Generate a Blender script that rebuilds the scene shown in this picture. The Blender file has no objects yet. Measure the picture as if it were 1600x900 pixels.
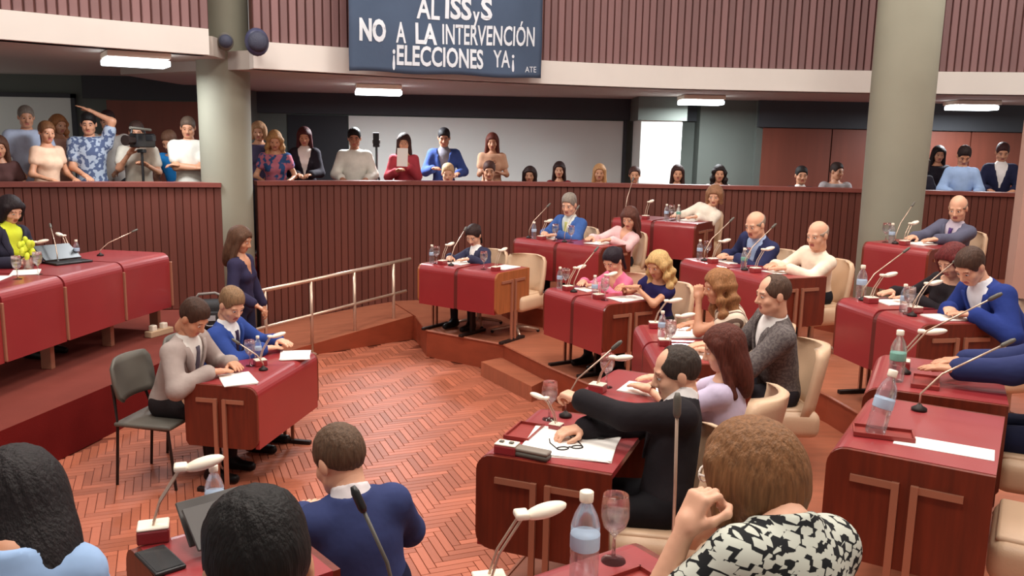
import bpy, bmesh, math, random
import numpy as np
from mathutils import Vector, Matrix
from mathutils.geometry import tessellate_polygon
random.seed(7)
SC = bpy.context.scene
COL = SC.collection

# ------------------------------------------------------------------ camera
cam_data = bpy.data.cameras.new('camera')
cam = bpy.data.objects.new('camera', cam_data)
COL.objects.link(cam)
cam_data.sensor_width = 36.0
cam_data.lens = 30.15
cam_data.clip_start = 0.05
PITCH, ROLL = math.radians(9.85), math.radians(1.15)
F = Vector((0, math.cos(PITCH), -math.sin(PITCH)))
R0 = Vector((1, 0, 0)); U0 = R0.cross(F)
RR = R0 * math.cos(ROLL) + U0 * math.sin(ROLL)
UU = U0 * math.cos(ROLL) - R0 * math.sin(ROLL)
cam.matrix_world = Matrix(((RR.x, UU.x, -F.x, 0), (RR.y, UU.y, -F.y, 0), (RR.z, UU.z, -F.z, 2.39), (0, 0, 0, 1)))
SC.camera = cam

# ------------------------------------------------------------------ world, exposure
world = bpy.data.worlds.new('world'); SC.world = world
world.use_nodes = True
wb = world.node_tree.nodes['Background']
wb.inputs[0].default_value = (1.0, 0.95, 0.90, 1); wb.inputs[1].default_value = 0.36
SC.view_settings.view_transform = 'Standard'
SC.view_settings.look = 'None'
SC.view_settings.gamma = 1.0
SC.view_settings.use_curve_mapping = False
SC.view_settings.exposure = 0.0

def area_light(name, loc, size, power, color, rot=(0, 0, 0)):
    l = bpy.data.lights.new(name, 'AREA'); l.shape = 'RECTANGLE'
    l.size, l.size_y = size; l.energy = power; l.color = color
    o = bpy.data.objects.new(name, l); COL.objects.link(o); o.location = loc; o.rotation_euler = rot
    return o
CEIL_Z = 6.4
HALL_LAMPS = [(-3.2, 3.2), (-3.2, 7.0), (0.2, 1.2), (0.2, 4.8), (0.2, 8.4), (3.6, 3.0), (3.6, 6.6), (6.4, 8.6)]
for hx, hy in HALL_LAMPS:
    area_light('hall_light', (hx, hy, CEIL_Z - 0.13), (1.2, 1.2), 122, (1.0, 0.945, 0.875))
GALLERY_LAMPS = [(-3.95, 9.15, 3.186, 0.55), (-1.88, 12.0, 3.076, 0.2), (2.75, 13.05, 3.076, 0.0), (6.75, 13.0, 3.076, -0.1)]
for (gx, gy, gz, ga), gp in zip(GALLERY_LAMPS, (40, 150, 75, 80)):
    area_light('gallery_light', (gx, gy, gz - 0.16), (0.5, 0.3), gp, (0.92, 0.97, 1.0))

# ------------------------------------------------------------------ materials
def lin(c):
    return tuple(((v / 255) / 12.92 if v / 255 <= 0.04045 else ((v / 255 + 0.055) / 1.055) ** 2.4) for v in c)
MATS = {}
def mat(name, rgb, rough=0.5, metal=0.0, var=0.0, vscale=6.0, bump=0.0, bscale=40.0, stretch=(1, 1, 1), coat=0.0, trans=0.0, emit=0.0, spec=0.5, alpha=1.0, rand=0.0, sheen=0.0, coord='Object', detail=3.0):
    if name in MATS: return MATS[name]
    m = bpy.data.materials.new(name); m.use_nodes = True
    nt = m.node_tree; b = nt.nodes['Principled BSDF']
    c = lin(rgb)
    b.inputs['Base Color'].default_value = (*c, 1); b.inputs['Roughness'].default_value = rough
    b.inputs['Metallic'].default_value = metal; b.inputs['Specular IOR Level'].default_value = spec
    b.inputs['Coat Weight'].default_value = coat; b.inputs['Coat Roughness'].default_value = 0.15
    b.inputs['Transmission Weight'].default_value = trans
    b.inputs['Alpha'].default_value = alpha
    b.inputs['Sheen Weight'].default_value = sheen
    if emit:
        b.inputs['Emission Color'].default_value = (*c, 1); b.inputs['Emission Strength'].default_value = emit
    tc = nt.nodes.new('ShaderNodeTexCoord'); mp = nt.nodes.new('ShaderNodeMapping')
    nt.links.new(tc.outputs[coord], mp.inputs['Vector']); mp.inputs['Scale'].default_value = stretch
    src = None
    if var or rand:
        mix = nt.nodes.new('ShaderNodeMix'); mix.data_type = 'RGBA'
        d = 1.0 - max(var, rand); u = 1.0 + max(var, rand) * 0.8
        mix.inputs[6].default_value = (*[v * d for v in c], 1); mix.inputs[7].default_value = (*[min(1, v * u) for v in c], 1)
        nz = nt.nodes.new('ShaderNodeTexNoise'); nz.inputs['Scale'].default_value = vscale; nz.inputs['Detail'].default_value = detail
        nt.links.new(mp.outputs[0], nz.inputs['Vector'])
        if rand:
            oi = nt.nodes.new('ShaderNodeObjectInfo'); md = nt.nodes.new('ShaderNodeMath'); md.operation = 'MULTIPLY_ADD'
            nt.links.new(oi.outputs['Random'], md.inputs[0]); md.inputs[1].default_value = rand / max(var, rand)
            m2 = nt.nodes.new('ShaderNodeMath'); m2.operation = 'MULTIPLY_ADD'
            nt.links.new(nz.outputs['Fac'], m2.inputs[0]); m2.inputs[1].default_value = 0.5; m2.inputs[2].default_value = -0.25
            nt.links.new(m2.outputs[0], md.inputs[2]); nt.links.new(md.outputs[0], mix.inputs[0])
        else:
            mr = nt.nodes.new('ShaderNodeMapRange'); mr.inputs[1].default_value = 0.3; mr.inputs[2].default_value = 0.7
            nt.links.new(nz.outputs['Fac'], mr.inputs[0]); nt.links.new(mr.outputs[0], mix.inputs[0])
        nt.links.new(mix.outputs[2], b.inputs['Base Color'])
    if bump:
        n2 = nt.nodes.new('ShaderNodeTexNoise'); n2.inputs['Scale'].default_value = bscale; n2.inputs['Detail'].default_value = 2
        bp = nt.nodes.new('ShaderNodeBump'); bp.inputs['Strength'].default_value = bump; bp.inputs['Distance'].default_value = 0.02
        nt.links.new(mp.outputs[0], n2.inputs['Vector']); nt.links.new(n2.outputs['Fac'], bp.inputs['Height'])
        nt.links.new(bp.outputs[0], b.inputs['Normal'])
    MATS[name] = m
    return m
def pattern_mat(name, kind, ca, cb, scale=20.0, thr=0.5, rough=0.8):
    """two-colour printed cloth: kind = stripes / leaves / floral"""
    if name in MATS: return MATS[name]
    m = bpy.data.materials.new(name); m.use_nodes = True; nt = m.node_tree; b = nt.nodes['Principled BSDF']
    b.inputs['Roughness'].default_value = rough; b.inputs['Specular IOR Level'].default_value = 0.2
    tc = nt.nodes.new('ShaderNodeTexCoord'); mp = nt.nodes.new('ShaderNodeMapping'); nt.links.new(tc.outputs['Object'], mp.inputs[0])
    if kind == 'stripes':
        t = nt.nodes.new('ShaderNodeTexWave'); t.inputs['Scale'].default_value = scale; t.inputs['Distortion'].default_value = 0.6
        mp.inputs['Rotation'].default_value = (0.3, 0.5, 0.2); out = t.outputs['Fac']
    elif kind == 'leaves':
        mp.inputs['Scale'].default_value = (1.0, 0.55, 1.6); mp.inputs['Rotation'].default_value = (0.4, 0.2, 0.7)
        t = nt.nodes.new('ShaderNodeTexVoronoi'); t.feature = 'F1'; t.distance = 'MINKOWSKI' if False else 'MANHATTAN'; t.inputs['Scale'].default_value = scale
        t.inputs['Randomness'].default_value = 1.0; out = t.outputs['Distance']
    else:
        t = nt.nodes.new('ShaderNodeTexNoise'); t.inputs['Scale'].default_value = scale; t.inputs['Detail'].default_value = 1.0; out = t.outputs['Fac']
    nt.links.new(mp.outputs[0], t.inputs['Vector'])
    r = nt.nodes.new('ShaderNodeValToRGB'); r.color_ramp.elements[0].position = thr - 0.03; r.color_ramp.elements[1].position = thr + 0.03
    r.color_ramp.elements[0].color = (*lin(ca), 1); r.color_ramp.elements[1].color = (*lin(cb), 1)
    nt.links.new(out, r.inputs[0]); nt.links.new(r.outputs[0], b.inputs['Base Color'])
    MATS[name] = m
    return m

M_RED = mat('red_laminate', (148, 36, 40), 0.5, var=0.05, vscale=3, coat=0.6, spec=0.6, bump=0.03, bscale=120)
M_REDTOP = M_RED
M_WOOD = mat('desk_wood', (108, 36, 16), 0.45, var=0.25, vscale=5, stretch=(8, 8, 0.7), coat=0.15)
M_WOODLIT = mat('desk_wood_lit', (168, 98, 56), 0.42, var=0.18, vscale=5, stretch=(8, 8, 0.7))  # lit copy of the desk wood, brightness put into its colour
M_TRIM = mat('bronze_trim', (178, 122, 98), 0.35, metal=0.35)
M_STEEL = mat('pale_steel', (205, 178, 158), 0.3, metal=0.55)
M_DARK = mat('dark_metal', (38, 26, 24), 0.5, metal=0.3)
M_SLAT = mat('slat_wood', (100, 52, 42), 0.5, var=0.08, vscale=4, stretch=(6, 6, 0.5), rand=0.14, coat=0.05)
M_WALLWOOD = mat('wall_wood', (84, 40, 32), 0.6, var=0.15, vscale=3, stretch=(5, 5, 0.5))
M_FASCIA = mat('fascia_wood', (132, 98, 98), 0.55, var=0.08, vscale=4, stretch=(6, 6, 0.5), rand=0.16)
M_LEDGE = mat('ledge_wood', (126, 66, 58), 0.4, var=0.12, vscale=4)
M_BAND = mat('white_plaster', (222, 216, 210), 0.8, var=0.03, vscale=2)
M_COLUMN = mat('column_paint', (142, 140, 124), 0.75, var=0.05, vscale=2)
M_CARPET = mat('red_carpet', (116, 56, 48), 0.95, var=0.1, vscale=3, bump=0.25, bscale=220, spec=0.1)
M_CARPETD = mat('dark_red_carpet_and_riser_shade', (108, 26, 24), 0.95, var=0.1, vscale=3, bump=0.25, bscale=220, spec=0.1)  # gallery floor, and the dais riser with its shade put into the colour
M_PLANK = mat('parquet_wood', (172, 100, 76), 0.46, var=0.14, vscale=9, stretch=(1, 6, 1), rand=0.24, coat=0.0, spec=0.22)
M_GROUT = mat('parquet_bed', (120, 58, 38), 0.6)
M_TIER = mat('platform_wood', (166, 98, 72), 0.38, var=0.14, vscale=3, stretch=(1, 7, 1), coat=0.15)
M_RISER = mat('riser_wood', (146, 66, 42), 0.45, var=0.12, vscale=3, stretch=(2, 2, 5))
M_CREAM = mat('cream_vinyl', (214, 180, 148), 0.45, var=0.05, vscale=4, bump=0.05, bscale=90)
M_BLACKP = mat('black_plastic', (24, 24, 26), 0.4)
M_GREYP = mat('grey_plastic', (96, 92, 84), 0.5)
M_WHITEP = mat('white_plastic', (238, 226, 208), 0.4)
M_PAPER = mat('paper', (246, 242, 236), 0.9, spec=0.1)
M_GLASS = mat('clear_glass', (240, 240, 240), 0.05, trans=1.0, alpha=0.55)
M_PET = mat('bottle_plastic', (214, 222, 228), 0.12, trans=0.85, alpha=0.5)
M_LABELB = mat('bottle_label_blue', (176, 196, 220), 0.5)
M_LABELG = mat('bottle_label_green', (120, 176, 160), 0.5)
M_GREYG = mat('grey_green_wall', (96, 102, 96), 0.85, var=0.05, vscale=1.5)
M_DARKG = mat('dark_grey_wall', (62, 64, 68), 0.85, var=0.05, vscale=1.5)
M_WPANEL = mat('pale_panel', (222, 226, 220), 0.8, var=0.03, vscale=1)
M_BROWND = mat('brown_door_wood', (120, 62, 46), 0.55, var=0.1, vscale=2, stretch=(4, 4, 0.5))
M_BLACKD = mat('black_door', (26, 26, 32), 0.6)
M_SOFFIT = mat('soffit_plaster', (176, 168, 160), 0.85)
M_PINKW = mat('pale_pink_wall', (196, 158, 144), 0.8)
M_CEIL = mat('ceiling_plaster', (206, 198, 188), 0.9)
M_EMIT = mat('fluorescent_diffuser', (238, 248, 255), 0.4, emit=5.0)
M_EMITH = mat('hall_diffuser', (255, 240, 220), 0.4, emit=3.0)
M_BANNER = mat('slate_blue_cloth', (76, 90, 112), 0.9, var=0.1, vscale=1.6, bump=0.15, bscale=12, spec=0.1)
M_LETTER = mat('painted_letters', (214, 220, 228), 0.8, var=0.08, vscale=7)

# ------------------------------------------------------------------ mesh helpers
def mesh_obj(name, bm, material, parent=None, loc=None, rotz=None, smooth=False):
    me = bpy.data.meshes.new(name); bm.normal_update(); bm.to_mesh(me); bm.free()
    if smooth:
        me.polygons.foreach_set('use_smooth', [True] * len(me.polygons))
    for m in (material if isinstance(material, (list, tuple)) else [material]): me.materials.append(m)
    return link(name, me, parent, loc, rotz)
def link(name, me, parent=None, loc=None, rotz=None):
    o = bpy.data.objects.new(name, me); COL.objects.link(o)
    if parent is not None: o.parent = parent
    if loc is not None: o.location = loc
    if rotz is not None: o.rotation_euler[2] = rotz
    return o
def empty(name, loc=(0, 0, 0), rotz=0.0):
    o = bpy.data.objects.new(name, None); COL.objects.link(o); o.location = loc; o.rotation_euler[2] = rotz
    o.empty_display_size = 0.1
    return o
def tag(o, label, cat, group=None):
    o['label'] = label; o['category'] = cat
    if group: o['group'] = group
    return o
def struct(o):
    o['kind'] = 'structure'; return o
def copy_tree(o, parent=None):
    c = o.copy(); COL.objects.link(c); c.parent = parent
    for ch in list(o.children): copy_tree(ch, c)
    return c
def box(bm, c, s, rot=None, bevel=0.0, seg=2):
    r = bmesh.ops.create_cube(bm, size=1.0); vs = r['verts']
    for v in vs: v.co = Vector((v.co.x * s[0], v.co.y * s[1], v.co.z * s[2]))
    if bevel > 0:
        es = list({e for v in vs for e in v.link_edges})
        rb = bmesh.ops.bevel(bm, geom=es, offset=bevel, segments=seg, affect='EDGES', profile=0.5)
        vs = list({v for f in rb['faces'] for v in f.verts} | {v for v in vs if v.is_valid})
    if rot is not None:
        for v in vs: v.co = rot @ v.co
    for v in vs: v.co = v.co + Vector(c)
    return vs
def boxo(name, c, s, material, parent=None, bevel=0.0, rot=None, seg=2):
    bm = bmesh.new(); box(bm, (0, 0, 0), s, rot, bevel, seg)
    return mesh_obj(name, bm, material, parent, loc=c)
def tube(bm, pts, r, n=8, cap=True):
    pts = [Vector(p) for p in pts]; rs = r if isinstance(r, (list, tuple)) else [r] * len(pts)
    rings = []; up = None
    for i, p in enumerate(pts):
        t = (pts[min(i + 1, len(pts) - 1)] - pts[max(i - 1, 0)]).normalized()
        if up is None: up = Vector((0, 0, 1)) if abs(t.z) < 0.9 else Vector((1, 0, 0))
        a = t.cross(up).normalized(); b = a.cross(t).normalized(); up = b
        rings.append([bm.verts.new(p + (a * math.cos(2 * math.pi * k / n) + b * math.sin(2 * math.pi * k / n)) * rs[i]) for k in range(n)])
    for i in range(len(rings) - 1):
        for k in range(n):
            bm.faces.new((rings[i][k], rings[i][(k + 1) % n], rings[i + 1][(k + 1) % n], rings[i + 1][k]))
    if cap:
        bm.faces.new(list(reversed(rings[0]))); bm.faces.new(rings[-1])
    bmesh.ops.recalc_face_normals(bm, faces=bm.faces[:])
def lathe(bm, prof, n=16, c=(0, 0, 0)):
    rings = []
    for r, z in prof:
        rings.append([bm.verts.new((c[0] + r * math.cos(2 * math.pi * k / n), c[1] + r * math.sin(2 * math.pi * k / n), c[2] + z)) for k in range(n)])
    for i in range(len(rings) - 1):
        for k in range(n):
            bm.faces.new((rings[i][k], rings[i][(k + 1) % n], rings[i + 1][(k + 1) % n], rings[i + 1][k]))
    bm.faces.new(list(reversed(rings[0]))); bm.faces.new(rings[-1])
def ellip(bm, c, r, rot=None, u=16, v=10):
    q = bmesh.ops.create_uvsphere(bm, u_segments=u, v_segments=v, radius=1.0)
    for w in q['verts']:
        p = Vector((w.co.x * r[0], w.co.y * r[1], w.co.z * r[2]))
        if rot is not None: p = rot @ p
        w.co = p + Vector(c)
def prism(bm, poly, z0, z1):
    a = [bm.verts.new((x, y, z0)) for x, y in poly]; b = [bm.verts.new((x, y, z1)) for x, y in poly]
    n = len(poly)
    side = [bm.faces.new((a[i], a[(i + 1) % n], b[(i + 1) % n], b[i])) for i in range(n)]
    area = sum(poly[i][0] * poly[(i + 1) % n][1] - poly[(i + 1) % n][0] * poly[i][1] for i in range(n))
    for i, j, k in tessellate_polygon([[Vector((x, y, 0)) for x, y in poly]]):
        (x0, y0), (x1, y1), (x2, y2) = poly[i], poly[j], poly[k]
        if (x1 - x0) * (y2 - y0) - (x2 - x0) * (y1 - y0) < 0: j, k = k, j
        bm.faces.new((b[i], b[j], b[k])); bm.faces.new((a[i], a[k], a[j]))
    if area < 0:
        for f in side: f.normal_flip()
    bm.normal_update()
def rotx(a): return Matrix.Rotation(a, 3, 'X')
def roty(a): return Matrix.Rotation(a, 3, 'Y')
def rotz(a): return Matrix.Rotation(a, 3, 'Z')
def inpoly(x, y, poly):
    c = False; j = len(poly) - 1
    for i in range(len(poly)):
        xi, yi = poly[i]; xj, yj = poly[j]
        if (yi > y) != (yj > y) and x < (xj - xi) * (y - yi) / (yj - yi) + xi: c = not c
        j = i
    return c
def resample(pts, step):
    """smooth polyline (Catmull-Rom) resampled at equal steps; returns (x, y, angle)"""
    P = [Vector(p) for p in pts]; P = [2 * P[0] - P[1]] + P + [2 * P[-1] - P[-2]]
    dense = []
    for i in range(1, len(P) - 2):
        for k in range(24):
            t = k / 24; p0, p1, p2, p3 = P[i - 1:i + 3]
            dense.append(0.5 * ((2 * p1) + (p2 - p0) * t + (2 * p0 - 5 * p1 + 4 * p2 - p3) * t * t + (3 * p1 - p0 - 3 * p2 + p3) * t ** 3))
    dense.append(P[-2])
    L = [0]
    for a, b in zip(dense, dense[1:]): L.append(L[-1] + (b - a).length)
    n = max(1, round(L[-1] / step)); out = []; j = 0
    for k in range(n + 1):
        s = L[-1] * k / n
        while j < len(L) - 2 and L[j + 1] < s: j += 1
        f = (s - L[j]) / max(1e-9, L[j + 1] - L[j]); out.append(dense[j].lerp(dense[j + 1], f))
    return out

# ------------------------------------------------------------------ structure
T1, T2, T3 = 0.30, 0.52, 0.72
GAL = 0.81            # gallery floor
LEDGE = 1.84          # top of the slatted wall in front of the gallery
DAIS = 0.40

E1 = [(-1.12, 9.92), (-0.93, 9.22), (-0.08, 8.64), (0.36, 7.78), (0.84, 6.98), (0.97, 6.3), (0.95, 5.02), (0.48, 4.72), (0.17, 4.25), (-0.10, 3.62), (-0.45, 3.62), (-1.2, 3.15), (-1.9, 2.5), (-2.3, 1.2), (-2.4, -1.6)]
E2 = [(-0.12, 10.1), (0.05, 9.72), (0.96, 8.96), (1.66, 8.2), (2.18, 7.05), (2.42, 6.3), (2.58, 5.3), (2.02, 4.66), (1.66, 3.98), (1.2, 3.2), (0.8, 2.6), (0.33, 2.24), (-0.18, 1.95), (-0.52, 2.5), (-1.0, 2.05), (-1.6, 1.2), (-1.8, -1.6)]
E3 = [(1.0, 11.0), (1.16, 10.48), (2.1, 9.8), (2.95, 8.95), (3.4, 8.3), (3.76, 7.72), (4.35, 6.5), (4.5, 5.0), (4.1, 3.4), (3.2, 2.0), (2.2, 0.9), (0.6, 0.75), (-1.0, 0.65), (-1.2, -1.6)]
DE = [(-3.62, 4.0), (-3.40, 5.47), (-3.16, 6.68), (-3.0, 7.7), (-3.0, 8.9), (-3.25, 9.6)]
WALL_L = [(-7.4, 7.2), (-6.3, 8.3), (-5.37, 9.0), (-4.3, 9.45), (-3.3, 9.72)]
WALL_R = [(-3.05, 10.2), (-2.0, 10.72), (-0.85, 11.1), (0.4, 11.32), (1.66, 11.42), (3.1, 11.42), (4.5, 11.32), (5.4, 11.2), (6.45, 11.0), (8.2, 10.6)]
BAND_L = [(-6.3, 6.3), (-5.4, 7.3), (-4.67, 8.0), (-3.9, 8.65), (-3.19, 9.18)]
BAND_R = [(-2.8, 9.4), (-1.9, 9.9), (-0.9, 10.45), (0.27, 10.95), (1.4, 11.3), (2.46, 11.48), (4.6, 11.5), (6.5, 11.3), (8.4, 10.9)]

def slab(name, poly, z0, z1, mtop, mside):
    bm = bmesh.new(); prism(bm, poly, z0, z1)
    for f in bm.faces: f.material_index = 0 if abs(f.normal.z) > 0.5 else 1
    return struct(mesh_obj(name, bm, [mtop, mside]))
OUT = [(8.2, -1.6), (8.2, 11.7), (-0.5, 11.7)]
floor = slab('floor', [(-8, -1.6), (8.2, -1.6), (8.2, 14.8), (-8, 14.8)], -0.12, -0.008, M_GROUT, M_GROUT)
tier1 = slab('floor_platform_low', E1 + [(8.2, -1.6), (8.2, 11.7), (-0.5, 11.7), (-1.6, 10.98)], 0.0, T1, M_TIER, M_RISER)
tier2 = slab('floor_platform_middle', E2 + [(8.2, -1.6), (8.2, 11.7), (-0.12, 11.5)], T1, T2, M_TIER, M_RISER)
tier3 = slab('floor_platform_high', E3 + [(8.2, -1.6), (8.2, 11.7), (1.0, 11.6)], T2, T3, M_TIER, M_RISER)
# nosing strips along the visible platform edges
def nosing(name, parent, pts, z):
    bm = bmesh.new()
    tube(bm, [(x, y, z - 0.006) for x, y in pts], 0.014, 6)
    mesh_obj(name, bm, M_TIER, parent)
nosing('nosing', tier1, E1[:11], T1); nosing('nosing', tier2, E2[1:10], T2); nosing('nosing', tier3, E3[1:8], T3)
# intermediate step in front of the low platform
bm = bmesh.new()
prism(bm, [(-0.30, 8.48), (-0.02, 8.74), (0.42, 8.0), (0.2, 7.62)], 0.0, 0.15)
struct(mesh_obj('floor_step', bm, M_TIER))
dais = slab('floor_dais', DE + [(-8, 9.6), (-8, 4.0)], 0.0, DAIS, M_CARPET, M_CARPETD)  # lit top and shaded riser of one carpet painted as two tones
# ramp behind the railing, rising to the low platform
bm = bmesh.new()
A0, A1 = (-2.85, 8.62), (-1.10, 10.10); B0, B1 = (-3.02, 10.1), (-1.5, 10.95)
vv = [bm.verts.new(p) for p in [(*A0, 0), (*A1, 0), (*B1, 0), (*B0, 0), (*A0, 0.015), (*A1, T1), (*B1, T1), (*B0, 0.10)]]
for q in [(0, 1, 5, 4), (1, 2, 6, 5), (2, 3, 7, 6), (3, 0, 4, 7), (4, 5, 6, 7), (3, 2, 1, 0)]: bm.faces.new([vv[i] for i in q])
bmesh.ops.recalc_face_normals(bm, faces=bm.faces[:])
for f in bm.faces: f.material_index = 0 if abs(f.normal.z) > 0.5 else 1
struct(mesh_obj('floor_ramp', bm, [M_TIER, M_RISER]))
bm = bmesh.new(); prism(bm, [(-1.5, 10.95), (-1.10, 10.10), (-1.12, 9.92), (-0.4, 10.6), (-0.5, 11.4)], 0.0, T1 - 0.002)
struct(mesh_obj('floor_ramp_landing', bm, M_TIER))

# parquet: herringbone planks on the open floor
FLOORPOLY = [(-3.62, 4.0), (-3.42, 5.4), (-3.18, 6.6), (-3.02, 7.7), (-3.02, 8.9), (-2.88, 8.58)] + [(-1.15, 10.05)] + E1[:12] + [(-2.4, 2.6), (-3.6, 3.2)]
PL, PW = 0.27, 0.054
def plank_mesh():
    bm = bmesh.new(); box(bm, (0, 0, -0.004), (PL - 0.004, PW - 0.004, 0.008), None, 0.0015, 1)
    me = bpy.data.meshes.new('plank'); bm.to_mesh(me); bm.free(); me.materials.append(M_PLANK); return me
planks = []; ang0 = math.radians(22)
ca, sa = math.cos(ang0), math.sin(ang0)
for i in range(-200, 200):
    for j in range(-50, 50):
        for kind in (0, 1):
            if kind == 0: lx, ly, a = i * PW + j * PL + PL / 2, i * PW - j * PL + PW / 2, 0.0
            else: lx, ly, a = i * PW + j * PL + PW / 2, i * PW - j * PL + PW + PL / 2, math.pi / 2
            x, y = ca * lx - sa * ly - 1.0, sa * lx + ca * ly + 6.0
            if -3.8 < x < 1.2 and 2.4 < y < 10.2 and inpoly(x, y, FLOORPOLY): planks.append((x, y, a + ang0))
def shown(p):
    x, y, _ = p; d = y
    u = 800 + 1340 * x / (0.985 * d + 0.41); v = 450 + 1340 * math.tan(math.atan2(2.39, d) - PITCH)
    if not (0 < u < 1600 and v < 900): return 99
    if 468 < u < 668 and v > 740: return 50
    if u < 500 and v > 755: return 50
    if u > 745 and v > 640: return 50
    if 185 < u < 500 and 560 < v < 740: return 40
    return d
planks.sort(key=shown)
pm_ = plank_mesh()
for x, y, a in planks[:300]:
    o = link('plank', pm_, floor, (x, y, 0), a)
hl, hw, e_ = (PL - 0.004) / 2, (PW - 0.004) / 2, 0.0015
pv = np.array([(-hl, -hw, -0.008), (hl, -hw, -0.008), (hl, hw, -0.008), (-hl, hw, -0.008), (-hl, -hw, -e_), (hl, -hw, -e_), (hl, hw, -e_), (-hl, hw, -e_), (-hl + e_, -hw + e_, 0), (hl - e_, -hw + e_, 0), (hl - e_, hw - e_, 0), (-hl + e_, hw - e_, 0)])
pf = [(8, 9, 10, 11)] + [(a, (a + 1) % 4, (a + 1) % 4 + 4, a + 4) for a in range(4)] + [(a + 4, (a + 1) % 4 + 4, (a + 1) % 4 + 8, a + 8) for a in range(4)]
vs_, fs_, ts_ = [], [], []
for q, (x, y, a) in enumerate(planks[300:]):
    R_ = np.array(rotz(a)); vs_.append(pv @ R_.T + np.array((x, y, 0))); fs_ += [tuple(i + q * 12 for i in f) for f in pf]; ts_ += [random.random()] * len(pf)
me = bpy.data.meshes.new('parquet_planks'); me.from_pydata(np.concatenate(vs_).tolist(), [], fs_); me.materials.append(M_PLANK.copy())
me.attributes.new('tone', 'FLOAT', 'FACE').data.foreach_set('value', ts_)
pr = link('parquet_planks', me, floor); pr['kind'] = 'stuff'
nt = me.materials[0].node_tree
for n in list(nt.nodes):
    if n.type == 'OBJECT_INFO':
        at = nt.nodes.new('ShaderNodeAttribute'); at.attribute_name = 'tone'
        tgt = n.outputs['Random'].links[0].to_socket; nt.links.new(at.outputs['Fac'], tgt)

# slatted walls in front of the gallery and slatted balcony front above, each slat its own piece
def slat_mesh(w, d, h):
    bm = bmesh.new(); box(bm, (0, 0, h / 2), (w, d, h), None, 0.006, 1)
    me = bpy.data.meshes.new('slat'); bm.to_mesh(me); bm.free(); return me
def curtain(name, pts, z0, z1, step, thick, mcore, mslat, slat_w, mcap=None, cap=None):
    """curved wall: core (the structure object), cap, and one slat object per step on the hall side"""
    ps = resample(pts, step)
    bm = bmesh.new(); a = []; b = []
    for i, p in enumerate(ps):
        t = (ps[min(i + 1, len(ps) - 1)] - ps[max(0, i - 1)]).normalized(); nrm = Vector((-t.y, t.x))
        a.append((p.x, p.y)); q = p + nrm * thick; b.append((q.x, q.y))
    prism(bm, a + b[::-1], z0, z1)
    core = struct(mesh_obj(name, bm, mcore))
    if mslat:
        me = slat_mesh(slat_w, 0.03, z1 - z0 - 0.005); me.materials.append(mslat)
        for p, q in zip(ps, ps[1:]):
            c = (p + q) / 2; t = (q - p).normalized()
            link('slat', me, core, (c.x + t.y * 0.008, c.y - t.x * 0.008, z0 + 0.003), math.atan2(t.y, t.x))
    if cap:
        bm = bmesh.new(); c1 = []; c2 = []
        for i, p in enumerate(ps):
            t = (ps[min(i + 1, len(ps) - 1)] - ps[max(0, i - 1)]).normalized(); nrm = Vector((-t.y, t.x))
            q1 = p - nrm * cap[0]; q2 = p + nrm * (thick + cap[0]); c1.append((q1.x, q1.y)); c2.append((q2.x, q2.y))
        prism(bm, c1 + c2[::-1], z1, z1 + cap[1]); mesh_obj('ledge_cap', bm, mcap, core)
    return core
wl = curtain('wall_gallery_left', WALL_L, DAIS, LEDGE - 0.05, 0.084, 0.12, M_WALLWOOD, M_SLAT, 0.079, M_LEDGE, (0.05, 0.05))
wr = curtain('wall_gallery_front', WALL_R, 0.0, LEDGE - 0.05, 0.084, 0.12, M_WALLWOOD, M_SLAT, 0.079, M_LEDGE, (0.05, 0.05))
ZBL, ZBR = 3.19, 3.08
bl = curtain('trim_1', BAND_L, ZBL, ZBL + 0.26, 0.3, 0.25, M_BAND, None, 0)
br = curtain('trim_2', BAND_R, ZBR, ZBR + 0.28, 0.3, 0.25, M_BAND, None, 0)
fl = curtain('wall_balcony_left', [(x - 0.02, y + 0.06) for x, y in BAND_L], ZBL + 0.26, 4.5, 0.095, 0.15, M_WALLWOOD, M_FASCIA, 0.076)
fr = curtain('wall_balcony_front', [(x - 0.02, y + 0.06) for x, y in BAND_R], ZBR + 0.28, 4.5, 0.095, 0.15, M_WALLWOOD, M_FASCIA, 0.076)
# gallery floor, ceiling, back walls
slab('floor_gallery', WALL_R[::1] + [(8.2, 14.8), (-8, 14.8)] + WALL_L, GAL - 0.15, GAL, M_CARPET, M_WALLWOOD) if False else None
bm = bmesh.new(); prism(bm, [(x - 0.02, y + 0.13) for x, y in WALL_R] + [(8.2, 14.8), (-8.2, 14.8), (-7.6, 7.5)] + [(x - 0.02, y + 0.13) for x, y in WALL_L[1:]], GAL - 0.2, GAL)
struct(mesh_obj('floor_gallery', bm, M_CARPETD))
bm = bmesh.new(); prism(bm, [(x, y + 0.12) for x, y in BAND_R] + [(8.6, 14.8), (-4.9, 14.8), (-4.9, 10.9), (-3.5, 9.9)], ZBR + 0.0, ZBR + 0.2)
struct(mesh_obj('ceiling_gallery', bm, M_SOFFIT))
bm = bmesh.new(); prism(bm, [(x, y + 0.12) for x, y in BAND_L] + [(-3.3, 13.2), (-8.2, 13.2), (-8.2, 6.6)], ZBL + 0.0, ZBL + 0.2)
struct(mesh_obj('ceiling_gallery_left', bm, M_SOFFIT))
def wallbox(name, x0, x1, y0, y1, z0, z1, m): return struct(boxo(name, ((x0 + x1) / 2, (y0 + y1) / 2, (z0 + z1) / 2), (x1 - x0, y1 - y0, z1 - z0), m))
wb_l = wallbox('wall_back_left', -8.2, -4.4, 13.0, 13.15, GAL, ZBL, M_GREYG)
wb_m = wallbox('wall_back_middle', -4.4, 3.9, 14.6, 14.75, GAL, ZBR, M_GREYG)
wb_r = wallbox('wall_back_right', 3.9, 8.6, 14.1, 14.25, GAL, ZBR, M_GREYG)
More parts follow.
